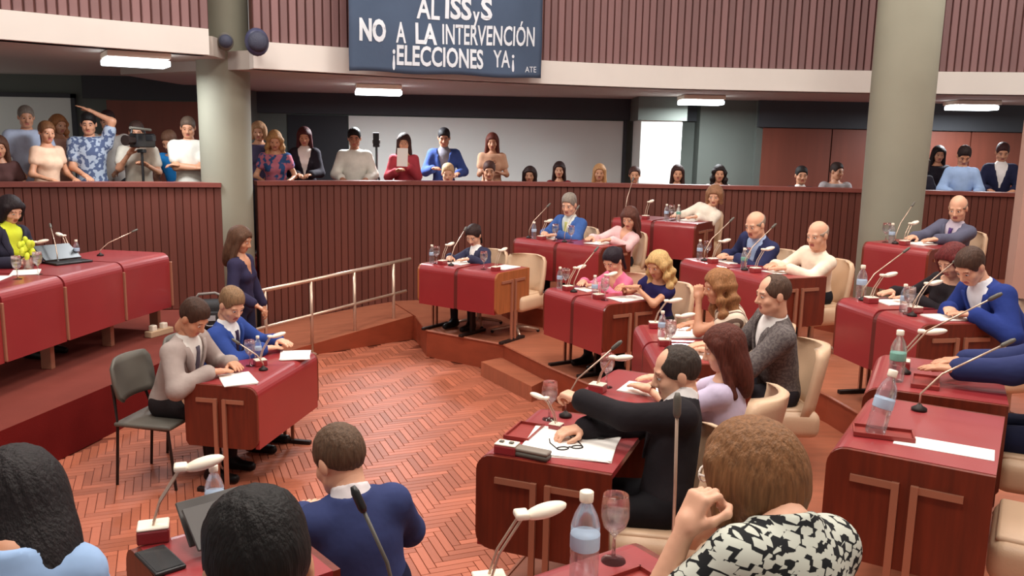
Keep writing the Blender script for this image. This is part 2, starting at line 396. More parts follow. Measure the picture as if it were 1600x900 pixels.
wallbox('wall_back_return', -4.4, -4.28, 13.0, 14.6, GAL, ZBR, M_GREYG)
def panel(name, par, x0, x1, y, z0, z1, m, d=0.04):
    return boxo(name, ((x0 + x1) / 2 - par.location.x, y - d / 2 - par.location.y, (z0 + z1) / 2 - par.location.z), (x1 - x0, d, z1 - z0), m, par)
panel('white_panel', wb_l, -8.2, -6.58, 13.0, GAL, 2.86, M_WPANEL); panel('panel_frame', wb_l, -8.2, -6.52, 12.99, 2.86, 2.92, M_DARKG, 0.05); panel('panel_frame', wb_l, -6.58, -6.52, 12.99, GAL, 2.92, M_DARKG, 0.05)
panel('brown_panel', wb_l, -6.06, -4.42, 13.0, GAL, 2.84, M_BROWND); panel('dark_upper_band', wb_l, -6.4, -4.42, 13.0, 2.86, ZBL, M_DARKG, 0.06)
panel('dark_upper_band', wb_m, -4.28, 3.0, 14.6, 2.74, ZBR, M_DARKG, 0.12)
panel('black_doorway', wb_m, -3.80, -2.80, 14.6, GAL, 2.72, M_BLACKD); panel('white_panel', wb_m, -2.78, 1.80, 14.6, GAL, 2.72, M_WPANEL); panel('panel_frame', wb_m, 1.80, 1.86, 14.6, GAL, 2.74, M_DARKG, 0.06)
panel('dark_upper_band', wb_r, 3.9, 8.5, 14.1, 2.66, ZBR, M_DARKG, 0.1)
for k in range(4): panel('brown_panel', wb_r, 4.0 + k * 1.12, 5.1 + k * 1.12, 14.1, GAL, 2.65, M_BROWND)
pil = wallbox('wall_pillar_white', 1.96, 2.60, 13.6, 14.5, GAL, 2.72, M_WPANEL)
wallbox('wall_pillar_top', 1.9, 2.66, 13.55, 14.5, 2.72, ZBR, M_GREYG)
wallbox('wall_pillar_green', 3.0, 3.9, 14.2, 14.6, GAL, ZBR, M_GREYG)
wallbox('wall_right', 5.46, 8.2, 9.25, 9.40, T3, 2.7, M_PINKW)
# hall ceiling
struct(boxo('ceiling', (0, 5.5, CEIL_Z + 0.1), (18, 18, 0.2), M_CEIL))
# columns
for nm, x, y, r in (('column_left', -3.32, 9.98, 0.29), ('column_right', 4.14, 9.42, 0.325)):
    bm = bmesh.new(); lathe(bm, [(r * 0.97, 0.0), (r * 0.97, 1.5), (r, 3.0), (r * 1.02, CEIL_Z)], 40)
    struct(mesh_obj('wall_' + nm, bm, M_COLUMN, None, (x, y, 0), smooth=True))

# ------------------------------------------------------------------ figures: signed distance fields -> one continuous mesh
f32 = np.float32
def surface(D, X, Y, Z):
    """naive surface nets; D<0 inside; returns verts, quads"""
    s = D < 0
    nx, ny, nz = D.shape
    cnt = np.zeros((nx - 1, ny - 1, nz - 1), np.int8)
    for a in (0, 1):
        for b in (0, 1):
            for c in (0, 1): cnt += s[a:nx - 1 + a, b:ny - 1 + b, c:nz - 1 + c]
    act = (cnt > 0) & (cnt < 8)
    I, J, K = np.nonzero(act); n = len(I)
    if n == 0: return np.zeros((0, 3)), np.zeros((0, 4), int)
    idx = -np.ones(act.shape, np.int32); idx[I, J, K] = np.arange(n)
    v = {(a, b, c): D[I + a, J + b, K + c] for a in (0, 1) for b in (0, 1) for c in (0, 1)}
    P = np.zeros((n, 3)); C = np.zeros(n)
    for ax in range(3):
        o = [q for q in range(3) if q != ax]
        for b in (0, 1):
            for c in (0, 1):
                k0 = [0, 0, 0]; k0[o[0]] = b; k0[o[1]] = c; k1 = list(k0); k1[ax] = 1
                va, vb = v[tuple(k0)], v[tuple(k1)]; m = (va < 0) != (vb < 0)
                t = np.where(m, va / np.where(m, va - vb, 1), 0)
                q = np.zeros((n, 3)); q[:, ax] = t; q[:, o[0]] = b; q[:, o[1]] = c
                P += q * m[:, None]; C += m
    P /= C[:, None]
    V = np.stack([X[I] + P[:, 0] * (X[I + 1] - X[I]), Y[J] + P[:, 1] * (Y[J + 1] - Y[J]), Z[K] + P[:, 2] * (Z[K + 1] - Z[K])], 1)
    Q = []
    def quads(mask, sel, cells):
        i, j, k = np.nonzero(mask)
        if len(i) == 0: return
        q = np.stack([idx[i + a, j + b, k + c] for a, b, c in cells], 1)
        inv = ~sel[i, j, k]; q[inv] = q[inv][:, ::-1]; Q.append(q)
    quads(s[:-1, 1:-1, 1:-1] != s[1:, 1:-1, 1:-1], s[:-1, 1:-1, 1:-1], [(0, 0, 0), (0, 1, 0), (0, 1, 1), (0, 0, 1)])
    quads(s[1:-1, :-1, 1:-1] != s[1:-1, 1:, 1:-1], s[1:-1, :-1, 1:-1], [(0, 0, 0), (0, 0, 1), (1, 0, 1), (1, 0, 0)])
    quads(s[1:-1, 1:-1, :-1] != s[1:-1, 1:-1, 1:], s[1:-1, 1:-1, :-1], [(0, 0, 0), (1, 0, 0), (1, 1, 0), (0, 1, 0)])
    return V, (np.concatenate(Q) if Q else np.zeros((0, 4), int))
def np_mesh(name, V, Q, mats, mi=None):
    me = bpy.data.meshes.new(name)
    me.vertices.add(len(V)); me.vertices.foreach_set('co', np.asarray(V, f32).ravel())
    me.loops.add(len(Q) * 4); me.loops.foreach_set('vertex_index', np.asarray(Q, np.int32).ravel())
    me.polygons.add(len(Q)); me.polygons.foreach_set('loop_start', np.arange(0, len(Q) * 4, 4, dtype=np.int32))
    me.polygons.foreach_set('use_smooth', np.ones(len(Q), bool))
    for m in mats: me.materials.append(m)
    if mi is not None: me.polygons.foreach_set('material_index', np.asarray(mi, np.int32))
    me.update(calc_edges=True); me.validate()
    return me
class Grid:
    def __init__(g, lo, hi, h):
        g.X, g.Y, g.Z = [np.arange(lo[i], hi[i] + h, h).astype(f32) for i in range(3)]
        g.x, g.y, g.z = g.X[:, None, None], g.Y[None, :, None], g.Z[None, None, :]
    def cap(g, a, b, ra, rb):
        a = np.asarray(a, float); b = np.asarray(b, float); d = b - a; dd = max(1e-9, float(d @ d))
        px, py, pz = g.x - f32(a[0]), g.y - f32(a[1]), g.z - f32(a[2])
        t = np.clip((px * f32(d[0]) + py * f32(d[1]) + pz * f32(d[2])) / f32(dd), 0, 1)
        return np.sqrt((px - t * f32(d[0])) ** 2 + (py - t * f32(d[1])) ** 2 + (pz - t * f32(d[2])) ** 2) - (f32(ra) + t * f32(rb - ra))
    def ell(g, c, r, B=None):
        px, py, pz = g.x - f32(c[0]), g.y - f32(c[1]), g.z - f32(c[2])
        if B is None: q = (px, py, pz)
        else: q = [px * f32(B[i][0]) + py * f32(B[i][1]) + pz * f32(B[i][2]) for i in range(3)]
        k0 = np.sqrt((q[0] / f32(r[0])) ** 2 + (q[1] / f32(r[1])) ** 2 + (q[2] / f32(r[2])) ** 2)
        k1 = np.sqrt((q[0] / f32(r[0] ** 2)) ** 2 + (q[1] / f32(r[1] ** 2)) ** 2 + (q[2] / f32(r[2] ** 2)) ** 2)
        return k0 * (k0 - 1) / np.maximum(k1, f32(1e-6))
    def dot(g, c, d):
        return (g.x - f32(c[0])) * f32(d[0]) + (g.y - f32(c[1])) * f32(d[1]) + (g.z - f32(c[2])) * f32(d[2])
    def mesh(g, D): return surface(np.broadcast_to(D, (len(g.X), len(g.Y), len(g.Z))), g.X, g.Y, g.Z)
def smin(a, b, k):
    h = np.clip(f32(0.5) + f32(0.5) * (b - a) / f32(k), 0, 1)
    return b + (a - b) * h - f32(k) * h * (1 - h)
def smax(a, b, k): return -smin(-a, -b, k)

# --- heads (cached): local frame x right, y forward, z up, origin between the ears
HEADC = {}
def head_mesh(sex, h):
    key = (sex, h)
    if key in HEADC: return HEADC[key]
    m = sex == 'm'
    g = Grid((-0.105, -0.135, -0.215), (0.105, 0.150, 0.150), h)
    ax = np.abs(g.x)
    sk = g.ell((0, -0.012, 0.034), (0.077, 0.099, 0.090))
    D = smin(sk, g.ell((0, 0.028, -0.030), (0.062, 0.066, 0.082)), 0.03)
    D = smin(D, g.ell((0, 0.050, -0.082), (0.040 if m else 0.034, 0.038, 0.034)), 0.03)
    D = smin(D, g.cap((-0.045, 0.02, -0.062), (-0.02, 0.06, -0.085), 0.022, 0.02), 0.02) if m else D
    D = smin(D, g.cap((0.045, 0.02, -0.062), (0.02, 0.06, -0.085), 0.022, 0.02), 0.02) if m else D
    D = smin(D, g.cap((-0.038, 0.079, 0.026), (0.038, 0.079, 0.026), 0.013, 0.013), 0.015)
    for sx in (-1, 1):
        D = smax(D, -g.ell((sx * 0.031, 0.104, 0.006), (0.017, 0.016, 0.010)), 0.012)
        D = smin(D, g.ell((sx * 0.042, 0.060, -0.028), (0.022, 0.024, 0.022)), 0.02)
        D = np.minimum(D, g.ell((sx * 0.031, 0.082, 0.006), (0.0125, 0.0125, 0.0115)))
        D = smin(D, g.ell((sx * 0.079, -0.006, -0.004), (0.010, 0.021, 0.032)), 0.008)
    D = smin(D, g.cap((0, 0.092, 0.012), (0, 0.112, -0.026), 0.008, 0.012), 0.012)
    D = smin(D, g.cap((-0.011, 0.100, -0.032), (0.011, 0.100, -0.032), 0.009, 0.009), 0.008)
    lip = smin(g.cap((-0.020, 0.084, -0.058), (0.020, 0.084, -0.058), 0.008, 0.008), g.cap((-0.014, 0.086, -0.068), (0.014, 0.086, -0.068), 0.008, 0.008), 0.006)
    lip = np.minimum(g.cap((-0.020, 0.082, -0.057), (0.020, 0.082, -0.057), 0.0075, 0.0075) - 0.002 + ax * 0.05, g.cap((-0.015, 0.083, -0.068), (0.015, 0.083, -0.068), 0.0078, 0.0078))
    D = smin(D, lip, 0.006)
    r = 0.056 if m else 0.047
    D = smin(D, g.cap((0, -0.018, -0.06), (0, -0.026, -0.115), r, r - 0.004), 0.03)
    V, Q = g.mesh(D)
    C = V[Q].mean(1); x, y, z = np.abs(C[:, 0]), C[:, 1], C[:, 2]
    mi = np.zeros(len(Q), int)
    eye = ((x - 0.031) / 0.0135) ** 2 + ((z - 0.006) / 0.0075) ** 2 < 1; mi[eye & (y > 0.07)] = 1
    iris = ((x - 0.031) / 0.0065) ** 2 + ((z - 0.006) / 0.0075) ** 2 < 1; mi[iris & (y > 0.07)] = 2
    lipm = (x < 0.023 - np.abs(z + 0.063) * 0.4) & (z < -0.052) & (z > -0.075) & (y > 0.075); mi[lipm] = 3
    brow = (x > 0.014) & (x < 0.05) & (np.abs(z - (0.030 - (x - 0.03) ** 2 * 6)) < (0.0055 if m else 0.0042)) & (y > 0.05); mi[brow] = 4
    HEADC[key] = (V, Q, mi)
    return HEADC[key]
HAIRC = {}
def hair_mesh(style, h):
    key = (style, h)
    if key in HAIRC: return HAIRC[key]
    g = Grid((-0.16, -0.20, -0.46), (0.16, 0.16, 0.18), h)
    if style in ('short', 'balding', 'fringe', 'crop'): g = Grid((-0.11, -0.14, -0.13), (0.11, 0.13, 0.17), h)
    ax = np.abs(g.x)
    sk = g.ell((0, -0.012, 0.034), (0.077, 0.099, 0.090))
    line = (g.z - f32(0.066)) - f32(0.72) * (g.y - f32(0.088))              # >0 above the hairline
    line2 = line + f32(0.05) * np.clip((g.y - f32(-0.02)) / f32(0.06), 0, 1) * np.clip((ax - f32(0.045)) / f32(0.03), 0, 1)
    strand = f32(0.0014) * np.sin(g.x * f32(230) + g.z * f32(40)) * np.cos(g.y * f32(120))
    if style in ('short', 'crop'):
        top = f32(0.013) * np.clip((g.z - f32(0.05)) / f32(0.07), 0, 1) if style == 'short' else f32(0.004) * np.clip((g.z - f32(0.05)) / f32(0.07), 0, 1)
        D = smax(sk - f32(0.008) - top + strand, -line2, 0.01)
        D = np.maximum(D, -(g.ell((0.08, 0.0, -0.012), (0.03, 0.026, 0.036)))); D = np.maximum(D, -(g.ell((-0.08, 0.0, -0.012), (0.03, 0.026, 0.036))))
    elif style == 'balding':
        D = smax(sk - f32(0.007) + strand, -line2, 0.01); D = smax(D, -g.ell((0, 0.078, 0.105), (0.060, 0.062, 0.060)), 0.01)
    elif style == 'fringe':
        D = smax(sk - f32(0.006) + strand, -line2, 0.01); D = smax(D, -g.ell((0, 0.02, 0.12), (0.12, 0.13, 0.105)), 0.01)
    else:
        vol = 0.018
        D = smax(sk - f32(vol) + strand, -line2 - f32(0.004), 0.012)
        if style == 'long':
            D = smin(D, g.ell((0, -0.052, -0.10), (0.106, 0.072, 0.20)) + strand, 0.04)
            for sx in (-1, 1): D = smin(D, g.cap((sx * 0.074, 0.030, 0.045), (sx * 0.098, 0.020, -0.24), 0.024, 0.026) + strand, 0.03)
        elif style == 'wavy':
            w = f32(0.010) * np.sin(g.z * f32(60) + g.x * f32(25))
            D = smin(D, g.ell((0, -0.065, -0.11), (0.118, 0.064, 0.19)) + w, 0.04)
            for sx in (-1, 1): D = smin(D, g.cap((sx * 0.080, 0.028, 0.045), (sx * 0.112, 0.030, -0.22), 0.027, 0.036) + w, 0.03)
        elif style == 'bob':
            D = smin(D, g.ell((0, -0.040, -0.012), (0.112, 0.105, 0.125)) + strand, 0.04)
            for sx in (-1, 1): D = smin(D, g.cap((sx * 0.082, 0.035, 0.05), (sx * 0.092, 0.030, -0.09), 0.026, 0.024) + strand, 0.03)
        elif style == 'tied':
            D = smin(D - f32(-0.006), g.ell((0, -0.125, 0.02), (0.038, 0.036, 0.038)) + strand, 0.015)
            D = smin(D, g.cap((0, -0.14, 0.0), (0, -0.12, -0.20), 0.024, 0.014) + strand, 0.02)
        # face opening
        cut = g.ell((0, 0.135, -0.045), (0.062 if style != 'tied' else 0.08, 0.095, 0.105))
        D = smax(D, -cut, 0.012)
    HAIRC[key] = g.mesh(D)
    return HAIRC[key]
# --- hands (cached): origin at wrist, +y to the fingers, +z back of the hand, +x thumb side
HANDC = {}
def hand_mesh(pose, h):
    key = (pose, h)
    if key in HANDC: return HANDC[key]
    g = Grid((-0.075, -0.045, -0.11), (0.095, 0.215, 0.05), h)
    def rbox(c, hs, r):
        q = [np.maximum(np.abs(g.x - f32(c[0])) - f32(hs[0] - r), 0), np.maximum(np.abs(g.y - f32(c[1])) - f32(hs[1] - r), 0), np.maximum(np.abs(g.z - f32(c[2])) - f32(hs[2] - r), 0)]
        return np.sqrt(q[0] ** 2 + q[1] ** 2 + q[2] ** 2) - f32(r)
    D = rbox((0, 0.050, 0), (0.040, 0.048, 0.014), 0.013)
    D = smin(D, g.cap((0, -0.05, 0), (0, 0.02, 0), 0.026, 0.027), 0.02)
    curl = {'flat': (0.10, 0.15, 0.10), 'relax': (0.35, 0.55, 0.35), 'grip': (0.95, 1.15, 0.7)}[pose]
    for i, (fx, L) in enumerate(((0.030, 0.072), (0.010, 0.080), (-0.010, 0.075), (-0.029, 0.060))):
        p = np.array((fx, 0.094 - abs(i - 1) * 0.004, 0.0)); a = 0.0; fr = (0.0095, 0.009, 0.0085, 0.0075)
        spread = fx * 1.6
        for j, fl in enumerate((0.45, 0.31, 0.24)):
            a += curl[j]; d = np.array((spread * math.cos(a), math.cos(a), -math.sin(a))); d /= np.linalg.norm(d)
            q = p + d * L * fl; D = smin(D, g.cap(p, q, fr[j] - 0.0005 * i, fr[j + 1] - 0.0005 * i), 0.006 if j else 0.008); p = q
    t0 = np.array((0.026, 0.022, -0.006)); t1 = np.array((0.055, 0.050, -0.018)); t2 = np.array((0.064, 0.082, -0.026 if pose != 'grip' else -0.042)); t3 = np.array((0.062, 0.106, -0.032)) if pose != 'grip' else np.array((0.044, 0.098, -0.058))
    for p, q, a, b in ((t0, t1, 0.015, 0.012), (t1, t2, 0.0115, 0.0105), (t2, t3, 0.0105, 0.0085)): D = smin(D, g.cap(p, q, a, b), 0.008)
    HANDC[key] = g.mesh(D)
    return HANDC[key]

SKINS = {'a': mat('skin_light', (226, 172, 142), 0.5, var=0.05, vscale=12, bump=0.02), 'b': mat('skin_tan', (204, 146, 114), 0.5, var=0.05, vscale=12), 'c': mat('skin_olive', (180, 124, 96), 0.5, var=0.05, vscale=12)}
M_EYE = mat('eye_white', (232, 226, 220), 0.25); M_IRIS = mat('brown_iris_and_brow', (46, 32, 26), 0.4); M_LIP = mat('lips', (176, 96, 88), 0.45)
def cloth(rgb, rough=0.85):
    return mat('cloth_%d_%d_%d' % rgb, rgb, rough, var=0.10, vscale=9, bump=0.25, bscale=14, spec=0.2)
def hairmat(rgb):
    return mat('hair_%d_%d_%d' % rgb, rgb, 0.6, spec=0.25, var=0.35, vscale=30, stretch=(4.0, 4.0, 0.35), bump=0.3, bscale=40, detail=5)
def unit(v): v = np.asarray(v, float); return v / max(1e-9, np.linalg.norm(v))
NV = np.array
PERSONS = {}
def person(label, pos, floor_z, heading, head, sex='m', sit=True, skin='b', hair=('short', (40, 28, 22)), top=('suit', (60, 70, 90), (235, 235, 235), None), legs=(36, 36, 42), shoes=(26, 22, 22),
           lh=None, rh=None, hp=None, yaw=0.0, pitch=15.0, roll=0.0, vox=0.018, hv=0.008, glasses=None, group=None, elbow=(None, None), seat=0.45, skirt=False, arm=1.0, hunch=0.0):
    """head: world position of the crown; lh / rh: wrist targets in the figure's own frame (right, forward, up)"""
    hp = hp or (('flat', 'flat') if sit else ('relax', 'relax'))
    ch, sh = math.cos(heading), math.sin(heading)
    fw, rt = NV((ch, sh)), NV((sh, -ch))
    def loc(w): d = NV((w[0] - pos[0], w[1] - pos[1])); return NV((d @ rt, d @ fw, w[2] - floor_z))
    crown = loc(head); hsc = 1.0 if sex == 'm' else 0.95
    Hc = crown - NV((0, 0, 0.124 * hsc))
    if sit: pel = NV((0, 0, seat + 0.09))
    else:
        hh = crown[2]; pel = NV((0, 0, hh * 0.545))
    u = unit(Hc - pel); Lt = np.linalg.norm(Hc - pel); s = float(np.clip(Lt / 0.70, 0.82, 1.12))
    side = unit(NV((1, 0, 0)) - u * u[0]); fv = np.cross(u, side)
    B = (side, fv, u)
    fem = sex == 'f'
    sw = (0.172 if not fem else 0.148) * s
    Nb = pel + u * (Lt - 0.172 * hsc)
    if hunch:
        Nb = Nb + NV((0, -0.07, 0.10)) * hunch; u = unit(Nb - pel); side = unit(NV((1, 0, 0)) - u * u[0]); fv = np.cross(u, side); B = (side, fv, u)
    ub = np.linalg.norm(Nb - pel)
    SL, SR = pel + u * (ub - 0.05) - side * sw, pel + u * (ub - 0.05) + side * sw
    if sit:
        kn = [NV((sx * 0.12, 0.42 * s, 0.50)) for sx in (-1, 1)]; an = [NV((sx * 0.12, 0.40 * s, 0.09)) for sx in (-1, 1)]
        lh = NV(lh if lh is not None else (-0.13, 0.40, 0.80)); rh = NV(rh if rh is not None else (0.13, 0.40, 0.80))
    else:
        kn = [NV((sx * 0.095, 0.03, pel[2] * 0.53)) for sx in (-1, 1)]; an = [NV((sx * 0.10, 0.0, 0.09)) for sx in (-1, 1)]
        lh = NV(lh if lh is not None else (-0.15, 0.26, pel[2] + 0.12)); rh = NV(rh if rh is not None else (0.15, 0.26, pel[2] + 0.12))
    def ik(S, T, sx, el):
        l1, l2 = 0.285 * s * arm, 0.255 * s * arm; d = T - S; L = np.linalg.norm(d)
        if L > 0.985 * (l1 + l2): T = S + d / L * 0.985 * (l1 + l2); d = T - S; L = np.linalg.norm(d)
        L = max(L, 0.12); a = (l1 * l1 - l2 * l2 + L * L) / (2 * L); h = math.sqrt(max(0, l1 * l1 - a * a)); dn = unit(d)
        for hz in (-0.8, -0.6, -0.42):
            hint = NV(el) if el is not None else NV((sx * 0.5, -0.3, hz))
            hint = unit(hint - dn * (hint @ dn)); E_ = S + dn * a + hint * h
            if el is not None or not sit or T[2] < 0.7 or E_[2] > 0.785 or E_[1] < 0.10: break
        return E_, T
    EL, WL = ik(SL, lh, -1, elbow[0]); ER, WR = ik(SR, rh, 1, elbow[1])
    pts = np.array([pel, Hc, SL, SR, EL, ER, WL, WR] + kn + an); lo = pts.min(0) - 0.24; hi = pts.max(0) + 0.24
    lo[2] = -0.02; hi[2] = max(Nb[2], Hc[2] - 0.06, EL[2], ER[2], WL[2], WR[2]) + 0.16
    g = Grid(lo, hi, vox)
    # torso
    wr = (0.168, 0.122, 0.125) if not fem else (0.170, 0.118, 0.125)
    T = g.ell(pel, NV(wr) * s, B)
    T = smin(T, g.ell(pel + u * 0.33 * ub / 0.5 + 0, NV((0.142 if not fem else 0.122, 0.112 if not fem else 0.098, 0.16)) * s, B), 0.05) if False else T
    T = smin(T, g.ell(pel + u * 0.17 * s, NV((0.146 if not fem else 0.126, 0.118 if not fem else 0.104, 0.16)) * s, B), 0.06)
    T = smin(T, g.ell(pel + u * (ub - 0.165 * s) + fv * 0.004, NV((0.164 if not fem else 0.142, 0.116 if not fem else 0.100, 0.17)) * s, B), 0.06)
    if fem:
        for sx in (-1, 1): T = smin(T, g.ell(pel + u * (ub - 0.19 * s) + fv * 0.082 * s + side * sx * 0.066 * s, NV((0.056, 0.052, 0.058)) * s), 0.03)
    T = smin(T, g.cap(SL + side * 0.012, SR - side * 0.012, 0.062 * s, 0.062 * s), 0.05)
    T = smin(T, g.cap(pel + u * (ub - 0.05), Nb + u * 0.01 - fv * 0.01, 0.085 * s, 0.058 * s), 0.04)
    hup = unit(Hc - Nb)
    nr = 0.056 if not fem else 0.046
    nk_top = Hc + np.array(Matrix.Rotation(math.radians(yaw), 3, 'Z') @ Matrix.Rotation(math.radians(roll), 3, 'Y') @ Matrix.Rotation(math.radians(-pitch), 3, 'X')) @ NV((0, -0.022, -0.062)) * hsc
    hup = unit(nk_top - Nb); nl = np.linalg.norm(nk_top - Nb)
    Tn = smin(T, g.cap(Nb - u * 0.02, nk_top, nr, nr - 0.002), 0.03)
    ra = (0.052, 0.043, 0.040, 0.028) if not fem else (0.044, 0.037, 0.035, 0.024)
    arms = []
    for S, E, W in ((SL, EL, WL), (SR, ER, WR)): arms.append((g.cap(S, E, ra[0] * s, ra[1] * s), g.cap(E, W, ra[2] * s, ra[3] * s)))
    Bd = Tn
    for a, b in arms: Bd = smin(Bd, smin(a, b, 0.03), 0.035)
    Lg = None
    for sx, k, a in zip((-1, 1), kn, an):
        hip = pel + NV((sx * 0.088, 0, -0.03)); q = smin(g.cap(hip, k, 0.082 * s, 0.058 * s), g.cap(k, a, 0.054 * s, 0.036 * s), 0.03)
        Lg = q if Lg is None else smin(Lg, q, 0.02)
    Bd = smin(Bd, Lg, 0.04)
    V, Q = g.mesh(Bd); mi = np.zeros(len(Q), int)
    # head
    hv_, hq, hm = head_mesh(sex, hv)
    Rh = np.array(Matrix.Rotation(math.radians(yaw), 3, 'Z') @ Matrix.Rotation(math.radians(roll), 3, 'Y') @ Matrix.Rotation(math.radians(-pitch), 3, 'X'))
    # keep the crown where it was asked for
    hv2 = (hv_ * hsc) @ Rh.T + Hc
    off = len(V); V = np.concatenate([V, hv2]); Q = np.concatenate([Q, hq + off]); mi = np.concatenate([mi, hm])
    for W, E, sx, pose in ((WL, EL, -1, hp[0]), (WR, ER, 1, hp[1])):
        d = unit(W - E); d = unit(d * NV((1, 1, 0.0)) + NV((0, 0, -0.03)) if sit and abs(d[2]) < 0.9 and W[2] < 0.92 else d)
        xx = unit(np.cross(d, NV((0, 0, 1)))) if abs(d[2]) < 0.95 else NV((1, 0, 0)); zz = np.cross(xx, d)
        v0, q0 = hand_mesh(pose, 0.005 if vox < 0.02 else 0.008); v1 = v0 * (0.97 if not fem else 0.88)
        # thumbs point inward
        if sx > 0: v1 = v1 * NV((-1, 1, 1)); q0 = q0[:, ::-1]
        M = np.stack([xx, d, zz], 1); v1 = v1 @ M.T + W - d * 0.0
        off = len(V); V = np.concatenate([V, v1]); Q = np.concatenate([Q, q0 + off]); mi = np.concatenate([mi, np.zeros(len(q0), int)])
    hm_ = hairmat(hair[1])
    root = link('person', np_mesh('person', V, Q, [SKINS[skin], M_EYE, M_IRIS, M_LIP, mat('brow_%s_%d' % (skin, sum(hair[1]) // 60), tuple(int(0.55 * a + 0.45 * b) for a, b in zip(hair[1], {'a': (226, 172, 142), 'b': (204, 146, 114), 'c': (180, 124, 96)}[skin])), 0.7)], mi), None, (pos[0], pos[1], floor_z), heading - math.pi / 2)
    tag(root, label, 'person', group)
    def part(name, D, m):
        v, q = g.mesh(D)
        if len(q): return link(name, np_mesh(name, v, q, [m]), root)
    if hair[0] != 'none':
        v0, q0 = hair_mesh(hair[0], hv); link('hair', np_mesh('hair', (v0 * hsc) @ Rh.T + Hc, q0, [hm_]), root)
    lx, lf, lu = g.dot(pel, side), g.dot(pel, fv), g.dot(pel, u)
    def sleeves(frac, off):
        D = None
        for (S, E, W), (a, b) in zip(((SL, EL, WL), (SR, ER, WR)), arms):
            if frac <= 0: continue
            if frac <= 1: q = g.cap(S, S + (E - S) * frac, ra[0] * s + off * 1.15, ra[1] * s + off * 1.3)
            else: q = smin(a, g.cap(E, E + (W - E) * min(0.97, frac - 1), ra[2] * s + 0.002, ra[3] * s + 0.008), 0.03) - f32(off)
            D = q if D is None else np.minimum(D, q)
        return D
    kind = top[0]
    if kind == 'suit':
        col = top[1]; m = col if not isinstance(col, tuple) else cloth(col)
        w = np.clip((lu - f32(0.17 * s)) * f32(0.27), 0, 1)
        lap = f32(0.006) * ((lf > 0) & (np.abs(lx) < w + 0.05 * np.clip((lu - 0.17 * s) / 0.12, 0.2, 1)) & (lu > 0.17 * s))
        cut = np.maximum(np.abs(lx) - w, f32(0.02) - lf)
        J = smin(np.maximum(np.maximum(T - f32(0.016) - lap, g.dot(Nb, u) - f32(0.03)), -cut), sleeves(1.94, 0.012) - f32(0.012), 0.03)
        J = np.maximum(J, -(lu + f32(0.20)))
        part('jacket', J, m)
        Sh = np.maximum(np.minimum(Tn, g.cap(Nb - u * 0.02, nk_top, nr + 0.006, nr + 0.006)) - f32(0.007), -(lu - f32(0.02))); Sh = np.maximum(Sh, g.dot(Nb, hup) - f32(0.052))
        part('shirt', Sh, cloth(top[2]))
        Tb = np.broadcast_to(Tn, (len(g.X), len(g.Y), len(g.Z)))
        def front(x_, u_, iso):
            """distance in front of the spine at which the torso surface (offset by iso) is met"""
            base = pel + side * x_ + u * u_; best = 0.03
            for r_ in np.arange(0.02, 0.26, 0.004):
                p = base + fv * r_; i = int((p[0] - g.X[0]) / vox); j = int((p[1] - g.Y[0]) / vox); k = int((p[2] - g.Z[0]) / vox)
                if not (0 <= i < len(g.X) - 1 and 0 <= j < len(g.Y) - 1 and 0 <= k < len(g.Z) - 1): break
                fx, fy, fz = [(p[q] - ax_[n_]) / vox for q, (ax_, n_) in enumerate(((g.X, i), (g.Y, j), (g.Z, k)))]
                c = Tb[i:i + 2, j:j + 2, k:k + 2]; c = c[0] * (1 - fx) + c[1] * fx; c = c[0] * (1 - fy) + c[1] * fy; val = c[0] * (1 - fz) + c[1] * fz
                if val > iso: return r_
                best = r_
            return best
        def ribbon(name, rows, th, m_):
            """rows: list of rows of points (across); thickened along -fv"""
            bm = bmesh.new(); rg = [[bm.verts.new(p) for p in r_] for r_ in rows]
            for i in range(len(rg) - 1):
                for k in range(len(rg[i]) - 1): bm.faces.new((rg[i][k], rg[i][k + 1], rg[i + 1][k + 1], rg[i + 1][k]))
            r = bmesh.ops.extrude_face_region(bm, geom=bm.faces[:])
            for vtx in [e for e in r['geom'] if isinstance(e, bmesh.types.BMVert)]: vtx.co -= Vector(fv) * th
            bmesh.ops.recalc_face_normals(bm, faces=bm.faces[:]); mesh_obj(name, bm, m_, root, smooth=True)
        if top[3]:
            rows = []
            for i in range(9):
                t = i / 8; u_ = (ub - 0.012) * (1 - t) + 0.21 * s * t; wd = (0.019 if i == 0 else 0.013 + 0.017 * t); r_ = front(0, u_, 0.013)
                rows.append([pel + u * u_ + side * wd * k + fv * (r_ + (0.006 if k == 0 else 0.001)) for k in (-1, 0, 1)])
            ribbon('tie', rows, 0.012, cloth(top[3]))
        if vox < 0.02:
            for sx in (-1, 1):
                rows = []
                for i in range(8):
                    t = i / 7; u_ = (0.19 * s) * (1 - t) + (ub + 0.005) * t; e = (u_ - 0.17 * s) * 0.27
                    wd = 0.055 * min(1, t / 0.55) * (1.0 if t < 0.75 else 1.0 - (t - 0.75) * 1.6)
                    rows.append([pel + u * u_ + side * sx * (e + q * wd) + fv * (front(sx * (e + q * wd), u_, 0.024) + 0.004) for q in (-0.06, 0.5, 1.0)])
                ribbon('lapel', rows, 0.012, m)
        for W, E in ((WL, EL), (WR, ER)):
            d = unit(W - E); part('cuff', np.maximum(g.cap(W - d * 0.05, W + d * 0.012, ra[3] * s + 0.012, ra[3] * s + 0.012), np.abs(g.dot(W - d * 0.012, d)) - f32(0.024)), cloth(top[2])) if vox < 0.02 else None
    else:
        # ('blouse', colour or material, sleeve 0..2, neckline 'round' / 'vee' / 'low')
        m = top[1] if not isinstance(top[1], tuple) else cloth(top[1])
        sl = sleeves(top[2], 0.012)
        of = f32(0.013 if kind == 'blouse' else 0.018)
        J = T - of
        nk = {'round': 0.0, 'vee': 0.02, 'low': -0.01, 'collar': 0.035}[top[3]]
        J = np.maximum(J, g.dot(Nb, u) - f32(nk))
